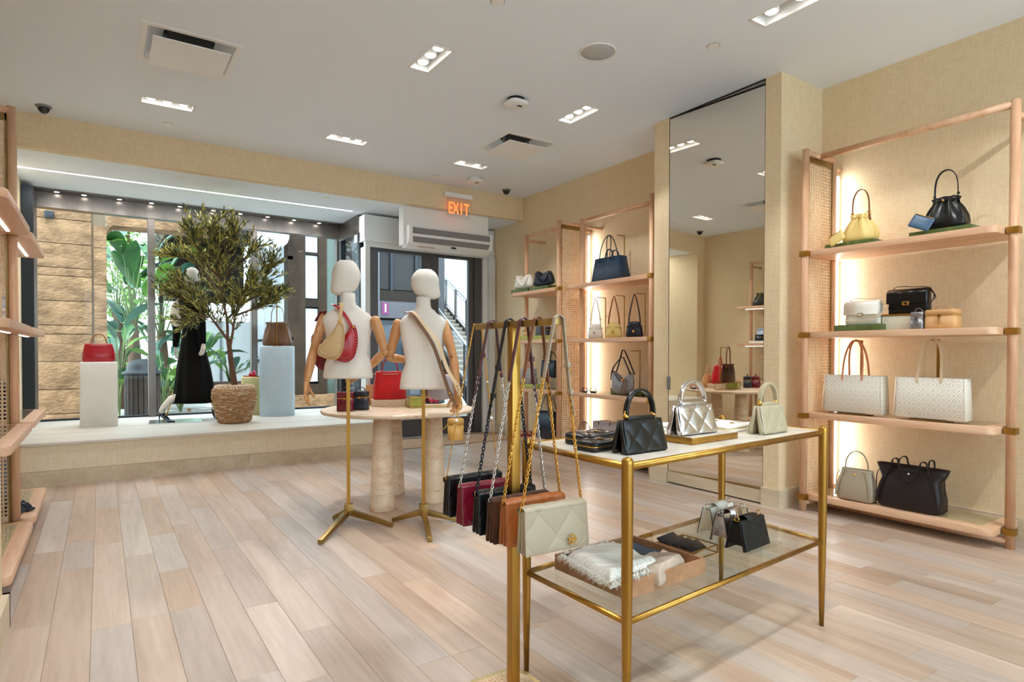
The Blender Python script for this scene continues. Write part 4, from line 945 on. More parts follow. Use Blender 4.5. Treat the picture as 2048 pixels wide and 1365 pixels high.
tote('tall black leather tote with one long strap on the bottom shelf', rp(4.60, 6.02, Z0 + G), RZ, MT['navy'], .36, .34, .15, .12, .33, MT['navy'], .22, .16, hwid=.014, name='tote_bag')

# ================================================================ GOODS ON THE LEFT-HAND SHELVES
LZ = pi / 2; LX = XL + .33
bucket('black quilted bucket bag with gold chain on the left wall top shelf', (LX, 5.72, Z3 + eps), LZ, MT['black'], MT['gold'], .30, .17, .22, .6, 7, .16, handle='double')
t = vanity('light blue printed box bag on top of the small box bags', (LX, 5.70, Z2 + .145), LZ, mat('blue_floral', (84, 146, 210), .4, var=((222, 230, 240), 34)), MT['silverm'], .17, .10, .10, tassel=False)
vanity('black box bag under the light blue printed box bag', (LX, 5.76, Z2 + .042), LZ, MT['black'], MT['silverm'], .13, .10, .10, tassel=False)
vanity('pale grey box bag beside the black box bag', (LX, 5.60, Z2 + .042), LZ, mat('pale_grey_leather', (190, 194, 204), .4), MT['silverm'], .13, .10, .10, tassel=False)
block('display_block', 'long white block on the left wall second shelf', MT['white'], (LX, 5.55, Z2 + eps), LZ, .68, .2, .04)
t = flap_bag('black flap bag with silver chain handle on the left wall', (LX, 5.40, Z1 + .105), LZ, MT['blackm'], .24, .09, .15, MT['blackm'], MT['silverm'], strap=False)
MB().tube(arch_pts(.17, .09, .145, 0, 14), .005, 6).build('handle', MT['blackm'], t)
block('display_block', 'pale block under the black flap bag on the left wall', MT['stone'], (LX, 5.40, Z1 + .004), LZ, .30, .2, .10)
t = thing('backpack', 'slate blue backpack on the bottom shelf by the window platform', 'backpack', (LX, 5.62, Z0 + G), LZ)
MB().loft([sel(.24, .12, 0, 4), sel(.28, .15, .02, 4), sel(.27, .15, .18, 4), sel(.20, .12, .27, 4), sel(.08, .05, .30, 4)]).build('body', MT['bluep'], t)
MB().loft([sel(.18, .04, .02, 4, oy=-.08), sel(.2, .05, .1, 4, oy=-.085), sel(.18, .03, .15, 4, oy=-.075)]).build('front_pocket', MT['bluep'], t)
MB().ribbon(arch_pts(.07, .05, .295, 0, 10), .014, .004, (0, 1, 0)).build('grab_handle', MT['navy'], t)
slides('navy woven slide sandals on the bottom cane shelf at the left', (XL + .44, 5.22, Z0 + G), LZ + .3, MT['navyv'], .095)
t = thing('belt_bag', 'navy padded bag standing on the third shelf at the left', 'handbag', (XL + .40, 5.20, Z1 + .004), LZ)
MB().loft([sel(.16, .10, 0, 4), sel(.2, .13, .03, 4), sel(.19, .12, .13, 4), sel(.12, .08, .2, 4), sel(.05, .04, .23, 4)]).build('body', MT['navyv'], t)
MB().ribbon(arch_pts(.13, .07, .17, -.05, 10), .012, .004, (0, 1, 0)).build('handle', MT['navy'], t)
t = thing('braided_clutch', 'dark braided clutch on the second shelf at the left edge', 'handbag', (XL + .40, 4.30, Z2 + eps), LZ)
m = MB()
for k in range(3): m.tube([(-.13 + .26 * i / 30, .022 * sin(i * .7 + k * 2.09), .024 + .012 * cos(i * .7 + k * 2.09)) for i in range(31)], .013, 8)
m.build('braid', MT['maroon'], t); MB().box(-.13, .13, -.03, .03, 0, .012).build('base', MT['maroon'], t, bevel=.004)
single('white_booklet', MB().box(-.14, .14, -.09, .09, 0, .016), MT['white'], 'thin white booklet lying on the far second shelf at the left', 'booklet', (XL + .42, 5.18, Z2 + eps), LZ, bevel=.002)
block('display_block', 'pale oak block on the third shelf at the left edge', MT['base'], (XL + .34, 4.16, Z1 + .004), LZ, .46, .2, .05)
block('display_block', 'white block on the bottom cane shelf at the left edge', MT['white'], (XL + .32, 4.26, Z0 + G), LZ, .5, .22, .07)
# ================================================================ BRASS NESTING TABLE AND ITS GOODS
t = thing('display_table', 'rectangular brass framed table with pale stone top and clear lower shelf', 'table', (0, 0, 0))
LEG = {'a': (1.33, 1.345), 'b': (2.625, 1.457), 'c': (2.655, 2.005), 'd': (1.325, 1.868)}
TZ = .86; LZ_ = .378
for k, (x, y) in LEG.items():
    MB().lathe([(.010, 0), (.0145, .25), (.0175, .5), (.0185, .86), (.018, .872), (.013, .879), (.004, .882)], 16, T=Matrix.Translation((x, y, 0))).build('leg', MT['brass'], t)
def edge4(z, r, name):
    ks = 'abcd'
    for i in range(4): MB().tube([(*LEG[ks[i]], z), (*LEG[ks[(i + 1) % 4]], z)], r, 10).build(name, MT['brass'], t)
edge4(TZ - .008, .012, 'top_rail'); edge4(LZ_ - .005, .010, 'lower_rail')
po = [LEG[k] for k in 'abcd']
MB().prism(po, TZ - .014, TZ).build('stone_top', MT['stone'], t)
cx0 = sum(p[0] for p in po) / 4; cy0 = sum(p[1] for p in po) / 4
MB().prism([(cx0 + (x - cx0) * .99, cy0 + (y - cy0) * .975) for x, y in po], LZ_, LZ_ + .006).build('glass_shelf', MT['shelfglass'], t)
TT = TZ + .001; LL = LZ_ + .007
top_handle_bag('black quilted top handle bag at the near end of the stone table', (1.538, 1.498, TT), .034, MT['black'], MT['black'], MT['gold'], .205, .112, .068, drop=.088)
t = thing('display_plinth', 'low brass clad plinth under the silver quilted bag', 'display block', (1.945, 1.575, TT), .07)
MB().box(-.15, .15, -.075, .065, 0, .024).build('brass_tray', MT['brass'], t, bevel=.002); MB().box(-.146, .146, -.071, .061, .0241, .027).build('pale_top', MT['stone'], t)
top_handle_bag('silver metallic quilted top handle bag on the brass plinth', (1.895, 1.568, TT + .0275), .02, MT['silver'], MT['silver'], MT['silverm'], .215, .112, .068, drop=.078)
top_handle_bag('beige quilted top handle bag at the far right of the stone table', (2.354, 1.548, TT), .07, MT['olive'], MT['olive'], MT['gold'], .195, .118, .070, drop=.080)
zip_wallet('larger black quilted zip wallet behind the smaller one', (1.535, 1.735, TT), .10, MT['black'], MT['gold'], .20, .13, .040)
zip_wallet('smaller black quilted zip wallet in front on the stone table', (1.438, 1.605, TT), .08, MT['black'], MT['gold'], .125, .10, .034)
zip_wallet('ivory quilted wallet farther behind the silver bag', (2.29, 1.775, TT), .10, MT['ivory'], MT['ivory'], .20, .10, .030)
zip_wallet('ivory quilted wallet in front beside the beige bag', (2.265, 1.672, TT), .08, MT['ivory'], MT['cream'], .165, .09, .030)
zip_wallet('small white wallet half hidden behind the beige bag', (2.45, 1.66, TT), .1, MT['ivory'], MT['silverm'], .11, .09, .024)
zip_wallet('small pale wallet glimpsed between the black and silver bags', (2.02, 1.86, TT), .1, MT['ivory'], MT['silverm'], .12, .08, .030)
# lower level
t = thing('wooden_tray', 'shallow square oak tray holding folded scarves under the table', 'tray', (1.632, 1.638, LL), .04)
a, b, h = .21, .182, .056; w = .010
for x0, x1, y0, y1 in ((-a, a, -b, -b + w), (-a, a, b - w, b), (-a, -a + w, -b + w, b - w), (a - w, a, -b + w, b - w)): MB().box(x0, x1, y0, y1, 0, h).build('tray_side', mat('oak_tray', (178, 136, 102), .45, var=((156, 114, 82), 20)) if 'oak_tray' not in bpy.data.materials else bpy.data.materials['oak_tray'], t)
MB().box(-a + w, a - w, -b + w, b - w, 0, .008).build('tray_floor', bpy.data.materials['oak_tray'], t)
def fringe(parent, p0, p1, out, m, n=120, L=.035, seed=1):
    r = random.Random(seed); mb = MB()
    for i in range(n):
        u = r.random(); p = [p0[k] + (p1[k] - p0[k]) * u for k in range(3)]; l = L * r.uniform(.5, 1.1)
        q = [p[0] + out[0] * l * .6 + r.uniform(-.006, .006), p[1] + out[1] * l * .6 + r.uniform(-.006, .006), p[2] + r.uniform(-.003, .010)]
        e = [p[0] + out[0] * l + r.uniform(-.012, .012), p[1] + out[1] * l + r.uniform(-.012, .012), p[2] - l * .25 + r.uniform(-.006, .006)]
        mb.tube([p, q, e], [.0016, .0012, .0004], 3)
    return mb.build('fringe', m, parent, kind='stuff')
def scarf(name, label, loc, rz, m, w, d, h, seed, skew=0, fold=True):
    t = thing(name, label, 'scarf', loc, rz); r = random.Random(seed); ph = [r.uniform(0, 6) for _ in range(6)]
    def top(u, v):
        x, y = (u - .5) * w, (v - .5) * d; e = min(1, min(u, 1 - u) * 10, min(v, 1 - v) * 10)
        z = h * (.25 + .75 * e ** .5) + .004 * sin(x * 28 + ph[0] + y * 9) + .003 * sin(y * 40 + ph[1]) + .002 * sin((x + y) * 70 + ph[2])
        return (x + skew * y + .004 * sin(y * 50 + ph[3]), y + .003 * sin(x * 60 + ph[4]), z)
    mb = MB().grid(top, 40, 30)
    n = len(mb.v); mb.v += [(x, y, 0.0) for x, y, z in mb.v[:41]]; mb.f += [(i, n + i, n + i + 1, i + 1) for i in range(40)]; mb.s += [True] * 40
    n2 = len(mb.v); top_row = 30 * 41; mb.v += [(mb.v[top_row + i][0], mb.v[top_row + i][1], 0.0) for i in range(41)]; mb.f += [(top_row + i, top_row + i + 1, n2 + i + 1, n2 + i) for i in range(40)]; mb.s += [True] * 40
    for side in (0, 40):
        n3 = len(mb.v); mb.v += [(mb.v[j * 41 + side][0], mb.v[j * 41 + side][1], 0.0) for j in range(31)]
        mb.f += [((j * 41 + side, (j + 1) * 41 + side, n3 + j + 1, n3 + j) if side == 0 else ((j * 41 + side), n3 + j, n3 + j + 1, (j + 1) * 41 + side)) for j in range(30)]; mb.s += [True] * 30
    mb.build('folded_cloth', m, t); return t
sz = LL + .0085
s = scarf('scarf', 'dark grey patterned scarf with black fringe at the back of the tray', (1.735, 1.700, sz), .04, MT['printn'], .18, .22, .030, 1)
fringe(s, (-.09, .11, .028), (-.02, .11, .028), (-.3, .9), MT['fringed'], 70, .03, 3)
s = scarf('scarf', 'blush pink folded scarf end at the right of the tray', (1.725, 1.545, sz), .34, MT['pink'], .15, .09, .050, 2)
s = scarf('scarf', 'taupe folded scarf end spilling over the pink scarf', (1.655, 1.525, sz + .012), .30, MT['scarft'], .22, .12, .056, 3)
s = scarf('scarf', 'white monogram scarf with white fringe lying over the tray side', (1.530, 1.625, sz + .03), .06, MT['printw'], .26, .28, .050, 4, .2)
fringe(s, (-.155, -.14, .02), (-.105, .14, .03), (-1, .0), MT['fringe'], 240, .035, 5)
fringe(s, (-.16, -.14, .02), (.02, -.14, .03), (-.2, -1), MT['fringe'], 120, .03, 6); fringe(s, (-.1, .14, .03), (.14, .14, .03), (0, 1), MT['fringe'], 120, .025, 7)
t = thing('brass_basket', 'open brass wire box holding thin black wallets', 'display box', (1.985, 1.665, LL), .06)
a, b, h = .085, .085, .035; r = .0028
for z in (.003, h):
    for p0, p1 in (((-a, -b), (a, -b)), ((a, -b), (a, b)), ((a, b), (-a, b)), ((-a, b), (-a, -b))): MB().tube([(*p0, z), (*p1, z)], r, 4, smooth=False).build('wire', MT['brass'], t)
for x in (-a, a):
    for y in (-b, b): MB().tube([(x, y, .003), (x, y, h)], r, 4, smooth=False).build('wire', MT['brass'], t)
for k in range(4):
    t = thing('card_wallet', ['black card wallet, rearmost in the brass wire box', 'black card wallet, second from the back in the brass wire box', 'black card wallet, third from the back in the brass wire box', 'black card wallet, front one in the brass wire box'][k], 'wallet', (1.975 + .006 * k, 1.725 - .037 * k, LL + .016 + (.006 if k == 0 else 0)), .18, 'black wallets in the brass wire box')
    T = Matrix.Rotation(radians(28), 4, 'X')
    tmb(MB().box(-.062, .062, -.004, .05, -.003, .005), T).build('wallet_body', MT['navy'], t, bevel=.002)
    tmb(MB().box(-.061, .061, -.0055, -.0035, -.001, .003), T).build('zip', MT['gold'], t)
    tmb(MB().tube([(.062, -.003, 0), (.072, -.008, .002), (.078, -.004, .004)], .0018, 5), T).build('zip_pull', MT['gold'], t)
t = thing('acrylic_riser', 'clear acrylic riser under the three mini bags', 'display block', (2.06, 1.50, LL), .08)
MB().box(-.13, .12, -.14, .15, .076, .082).build('riser_top', MT['acryl'], t)
for x in (-.13, .114): MB().box(x, x + .006, -.14, .15, 0, .076).build('riser_side', MT['acryl'], t)
for k, (x, y, m, em, hw, lab) in enumerate(((2.035, 1.418, 'blackm', 'black', 'gold', 'black quilted mini bag, front one on the clear riser'), (2.07, 1.515, 'silver', 'navy', 'silverm', 'metallic silver mini bag, middle one on the clear riser'), (2.105, 1.605, 'ivory', 'navy', 'silverm', 'off white mini bag, rear one on the clear riser'))):
    t = thing('mini_bag', lab, 'handbag', (x, y, LL + .083), .1); w, h = .18, .108
    for sg in (-1, 1):
        m2 = MB(); y0, y1 = sg * .036, sg * .012
        m2.add([(-w / 2, y0 - .004, 0), (w / 2, y0 - .004, 0), (w / 2 * .96, y1 - .004, h), (-w / 2 * .96, y1 - .004, h), (-w / 2, y0 + .004, 0), (w / 2, y0 + .004, 0), (w / 2 * .96, y1 + .004, h), (-w / 2 * .96, y1 + .004, h)], [(0, 1, 2, 3), (7, 6, 5, 4), (1, 5, 6, 2), (0, 3, 7, 4), (3, 2, 6, 7), (0, 4, 5, 1)])
        m2.build('side_panel', MT[m], t, bevel=.002)
    for sx in (-1, 1):
        m2 = MB().ribbon([(sx * w * .47, 0, .020), (sx * w * .47, 0, .06), (sx * w * .46, 0, h * .9)], [.055, .05, .03], .003, (0, 1, 0)); m2.build('gusset', MT[m], t)
        MB().tube([(sx * w / 2, -.040, 0), (sx * w / 2 * .965, -.016, h)], .0016, 5).tube([(sx * w / 2, .040, 0), (sx * w / 2 * .965, .016, h)], .0016, 5).build('edge_piping', MT[em], t)
        q = MB(); q.v = []; ring_mb((sx * w * .44, 0, h + .006), .009, .002, 'x').build('ring', MT[hw], t)
    MB().ribbon(spline([(0, .022, h * .8), (0, .016, h + .004), (0, 0, h + .012), (0, -.016, h + .004), (0, -.025, h * .78), (0, -.030, h * .62)], 4), .075, .004, (1, 0, 0), smooth=True).build('flap', MT[m], t)
    if k == 0: quilt(w * .97, w * .92, h * .96, -.043, -.019, .004, 3, 1.7, .002, 40, 24).build('quilted_front', MT[m], t)

# ================================================================ BRASS BAG RACK
BZ = 1.308
t = thing('bag_rack', 'brass T-shaped rack with a square post and six hanging clutches', 'rack', (1.18, 1.742, 0))
oct_ = lambda s, c: [(-s + c, -s), (s - c, -s), (s, -s + c), (s, s - c), (s - c, s), (-s + c, s), (-s, s - c), (-s, -s + c)]
MB().prism([(x * .62, y * .78) for x, y in oct_(.20, .075)], 0, .016).build('base_plate', mat('pale_brass', (222, 206, 150), .35, .8), t, bevel=.002)
m = MB().prism([(x * .60, y * .77) for x, y in oct_(.175, .07)], .016, .0165); s = .17
for k in range(14): 
    v = -s + (k + .5) * 2 * s / 14; e = min(.173, .245 - abs(v))
    m.box(-e * .6, e * .6, v * .77 - .004, v * .77 + .004, .0166, .0185).box(v * .6 - .003, v * .6 + .003, -e * .77, e * .77, .0172, .019)
m.build('cane_inset', MT['cane'], t, kind='stuff')
MB().box(-.0165, .0165, -.0165, .0165, .016, BZ - .02).build('post', MT['brass'], t, bevel=.0015)
MB().box(-.011, .011, -.245, .245, BZ - .022, BZ).build('bar', MT['brassd'], t, bevel=.0015)
def clutch(label, y, m, sm, cm, zb, kind, rz=0, w=.235, xo=-.02, em=True, seed=0, top=.725):
    h = .135; zb0 = top - h
    t = thing('chain_clutch', label, 'handbag', (1.18 + xo, y, zb0), rz)
    mm = MT[m]
    # three leaves fanned out at the foot
    for k, (yb, th) in enumerate(((.022, .012), (.0, .010), (-.020, .012))):
        b = MB(); rr_ = []
        for v in (0, .05, .5, .92, 1): rr_.append(sel(w * (.985 if v else .96), th * (1.25 - .35 * v) if v else th * .7, h * v * (1 if k != 1 else .96), 7, 24, 0, yb * (1 - .55 * v)))
        b.loft(rr_); b.build('gusset_leaf' if k == 1 else 'compartment', mm, t)
    # flap: rolls over the top, quilted down the front
    def fn(u, v):
        e = min(1, min(u, 1 - u) * 14) * min(1, (1 - v) * 10 + .0)
        A = .0045 * puff(u * 1.9 + v * 1.35 + .1, u * 1.9 - v * 1.35 + .1) * max(e, 0) ** .5
        s_ = v * (h + .035); cr = .020
        if s_ < .012: y_, z_, ny, nz = .018, h - .012 + s_, 1, 0
        elif s_ < .012 + pi * cr * .62:
            a = (s_ - .012) / (cr * .62 * pi) * pi; y_, z_ = .018 * cos(a) - .004 * (1 - cos(a)) * .5, h + .010 * sin(a); ny, nz = cos(a), sin(a)
        else:
            q = (s_ - .012 - pi * cr * .62) / (h + .035 - .012 - pi * cr * .62); y_, z_ = -.021 - .012 * q, h * (1 - q) + .004 * q; ny, nz = -1, 0
        return ((u - .5) * w * (1.0 + .02 * v), y_ + ny * A, z_ + nz * A)
    f = MB().grid(fn, 80, 64); f.build('quilted_flap', mm, t)
    if em: emblem(t, (.045, -.043, h * .26), .030, 'Y', MT['gold'])
    # strap: leather over the bar, chain below
    H_ = BZ - zb0; wL, wR = -w / 2 * .97, w / 2 * .97
    L1, L2 = kind[0], kind[1]
    def at(sx, d):  # point a distance d below the bar on side sx
        fr = d / (H_ - h); return ((-xo + sx * .016) * (1 - fr) + (sx * w / 2 * .97) * fr, .004 * sin(fr * 3), H_ - d)
    for sx, L_ in ((-1, L1), (1, L2)):
        c = MB(); pts = [at(sx, L_ + (H_ - h - L_) * k / 8) for k in range(9)]
        lk = .017 if cm == 'chainb' else .0145
        if kind[2] == 'thin': lk = .010
        chain(c, pts, lk, .0021 if kind[2] != 'thin' else .001).build('chain', MT[cm], t)
        ring_mb((sx * w / 2 * .97, 0, h + .004), .006, .0015).build('chain_ring', MT[cm if cm != 'chainb' else 'gold'], t)
        if kind[2] == 'thin':
            c = MB(); chain(c, [at(sx, L_ * k / 6) for k in range(7)], .009, .0014).build('upper_chain', MT[cm], t)
            MB().ball(at(sx, .36), .0065, 10, 6).build('pearl', MT['ivory'], t); MB().ball(at(sx, .22), .004, 8, 5).build('pearl', MT['ivory'], t)
    if kind[2] != 'thin':
        top_ = [at(-1, L1 * (6 - k) / 6) for k in range(7)] + [(-xo - .012, 0, H_ + .004), (-xo, 0, H_ + .010), (-xo + .012, 0, H_ + .004)] + [at(1, L2 * k / 6) for k in range(7)]
        MB().ribbon(top_, .0135, .004, (0, 1, 0)).build('leather_strap', MT[sm], t)
        p = at(kind[3], (L1 if kind[3] < 0 else L2) * .62); p2 = at(kind[3], (L1 if kind[3] < 0 else L2) * .98); pe = at(kind[3], (L1 if kind[3] < 0 else L2) + .07)
        for pp in (p, p2): MB().box(pp[0] - .006, pp[0] + .006, -.010, .010, pp[2] - .008, pp[2] + .008).build('strap_keeper', MT[sm], t, bevel=.002)
        MB().ribbon([p, p2, (pe[0] + .004 * kind[3], .0, pe[2])], .012, .003, (0, 1, 0)).build('strap_end', MT[sm], t)
        MB().ball((p[0] + .008, -.002, p[2] - .015), .004, 8, 5).build('strap_stud', MT['gold'], t)
    return t
clutch('taupe quilted chain clutch with gold emblem, nearest on the rack', 1.495, 'taupe', 'taupe2', 'gold', 0, (.185, .235, 'std', 1), -.03, seed=1, xo=-.022)
clutch('tan quilted chain clutch, second from the front on the rack', 1.602, 'tan', 'umber', 'gold', 0, (.19, .20, 'std', 1), 0, seed=2)
clutch('dark brown velvet chain clutch, third from the front on the rack', 1.683, 'brownv', 'maroon', 'silverm', 0, (.205, .21, 'std', 1), .02, seed=3, top=.715)
clutch('black quilted clutch with black chain, fourth on the rack', 1.769, 'black', 'blackm', 'chainb', 0, (.26, .19, 'std', -1), 0, seed=4, top=.722)
clutch('burgundy quilted chain clutch, second from the far end of the rack', 1.883, 'burg', 'maroon', 'silverm', 0, (.19, .20, 'std', -1), 0, seed=5)
clutch('black quilted clutch on thin gold pearl chain, farthest on the rack', 1.985, 'black', 'black', 'gold', 0, (.30, .30, 'thin', 1), .02, seed=6, top=.735)

# ================================================================ ROUND TRAVERTINE TABLE
RT = .75
t = thing('round_table', 'round travertine table on three thick tapered stone legs', 'table', (2.0, 4.62, 0))
MB().lathe([(.575, RT - .034), (.600, RT - .028), (.606, RT - .012), (.600, RT - .002), (.590, RT)], 72).build('tabletop', MT['trav'], t)
for x, y in ((-.225, -.215), (.215, -.205), (.055, .235)):
    MB().lathe([(.093, 0), (.096, .004), (.092, .05), (.066, RT - .034)], 32, T=Matrix.Translation((x, y, 0))).build('leg', MT['trav'], t)
RTT = RT + .001
vanity('burgundy leather vanity case on the left edge of the round table', (1.555, 4.60, RTT), -.45, MT['burg'], MT['gold'], .125, .10, .145)
vanity('navy leather vanity case beside the burgundy one', (1.69, 4.64, RTT), -.5, MT['navy'], MT['gold'], .13, .10, .145)
t = slouchy('small camel tote bag behind the vanity cases on the round table', (1.99, 5.03, RTT), -.35, MT['camel'], .25, .17, .12, MT['camel'], True)
t = thing('stone_slab', 'rectangular travertine slab under the red studded bag', 'display block', (2.04, 4.85, RTT), -.32)
MB().box(-.17, .16, -.085, .085, 0, .055).build('slab', MT['trav'], t, bevel=.003)
def studs(parent, pts, r=.003, m='ivory', name='studs'):
    mb = MB()
    for p in pts: mb.ball(p, r, 5, 3)
    return mb.build(name, MT[m], parent, kind='stuff')
def stud_tote(label, loc, rz, m, w, h, d, hm, hh=.12):
    t = thing('handbag', label, 'handbag', loc, rz)
    gathered([(0, w * .92, d * .9, 0), (.01, w, d, 0), (h * .5, w * .98, d * .9, .1), (h * .9, w * .86, d * .6, .45), (h, w * .84, d * .55, .5), (h * .97, w * .78, d * .45, .5), (h * .7, w * .7, d * .3, .5)], 6, .10).build('body', MT[m], t)
    MB().tube(arch_pts(w * .46, hh, h - .01, -d * .16, 16, .8), .006, 8).build('handle', MT[hm], t)
    P = []
    for sx in (-1, 1):
        for k in range(14): P.append((sx * w * (.49 - .06 * k / 13), -d * .30, .015 + h * .95 * k / 14))
    for k in range(18): P.append((-w * .36 + w * .72 * k / 17, -d * .28, h * .985)); P.append((-w * .22 + w * .44 * k / 17, -d * .33, h * .90))
    studs(t, P, .0032); return t
stud_tote('bright red suede bag with white stud edging on the stone slab', (2.02, 4.85, RTT + .056), -.3, 'red', .28, .235, .15, 'redp', .12)
t = thing('display_stand', 'low brass frame stand with a lime velvet cube at one end', 'bag stand', (2.27, 4.56, RTT), -.12)
for z in (.004, .085):
    for y in (-.07, .07): MB().tube([(-.20, y, z), (.20, y, z)], .004, 4, smooth=False).build('frame_bar', MT['brass'], t)
    for x in (-.20, -.10, .20): MB().tube([(x, -.07, z), (x, .07, z)], .004, 4, smooth=False).build('frame_bar', MT['brass'], t)
for x in (-.20, -.10, .20):
    for y in (-.07, .07): MB().tube([(x, y, .004), (x, y, .085)], .004, 4, smooth=False).build('frame_bar', MT['brass'], t)
MB().box(-.195, -.105, -.065, .065, .009, .082).build('velvet_cube', MT['lime'], t, bevel=.002)
MB().box(.045, .055, .065, .075, .085, .52).build('hanger_post', MT['brass'], t); MB().box(.045, .055, -.02, .075, .51, .52).build('hanger_arm', MT['brass'], t)
MB().box(-.1, .2, -.07, .07, .088, .092).build('glass_top', MT['shelfglass'], t)
bucket('brown velvet bucket bag hanging on the brass frame stand', (2.32, 4.525, RTT + .094), -.3, MT['brownv'], MT['umber'], .24, .15, .22, .8, 10, .20, handle='flat')
slides('rose slide sandals lying on the far side of the round table', (2.42, 4.90, RTT), .9, mat('rose_leather', (176, 52, 76), .4), .09, foot=MT['navy'])

# ================================================================ LINEN BUST FORMS
def limb(mb, pts, rad, n=10): return mb.tube(spline(pts, 3), [x for x in sum([[rad[i] + (rad[i + 1] - rad[i]) * k / 3 for k in range(3)] for i in range(len(rad) - 1)], []) + [rad[-1]]], n)
def hand(parent, wrist, dirv, palmn, m, s=1.0, curl=.5, flip=1, name='hand'):
    """palm, four unequal jointed fingers and a thumb, one mesh; dirv: along the hand, palmn: palm normal"""
    d = Vector(dirv).normalized(); n = Vector(palmn); n = (n - d * n.dot(d)).normalized(); a = d.cross(n) * flip; W_ = Vector(wrist); mb = MB()
    L = .085 * s
    rings = []
    for q, hw, ht in ((0, .022, .017), (.25, .030, .016), (.6, .038, .014), (1.0, .040, .012)):
        c = W_ + d * L * q; rings.append([c + a * hw * s * cos(2 * pi * k / 12) + n * ht * s * sin(2 * pi * k / 12) for k in range(12)])
    mb.loft(rings)
    for i, (off, fl) in enumerate(((-.029, .070), (-.010, .080), (.010, .075), (.029, .058))):
        p = W_ + d * L * .93 + a * off * s; dd = d.copy(); pts = [p]; ang = 0
        for k, seg in enumerate((.45, .32, .23)):
            ang += curl * (.5 + .35 * k); v = d * cos(ang) + n * sin(ang) + a * off * .6
            p = p + v.normalized() * fl * s * seg; pts.append(p)
        mb.tube(pts, [.0095 * s, .0088 * s, .0078 * s, .0055 * s], 8)
    b = W_ + d * L * .25 - a * .026 * s; pts = [b, b + (d * .6 - a * .55 + n * .3) * .030 * s, b + (d * 1.35 - a * .75 + n * .7) * .036 * s, b + (d * 2.1 - a * .7 + n * 1.2) * .034 * s]
    mb.tube(pts, [.012 * s, .011 * s, .009 * s, .006 * s], 8)
    return mb.build(name, m, parent)
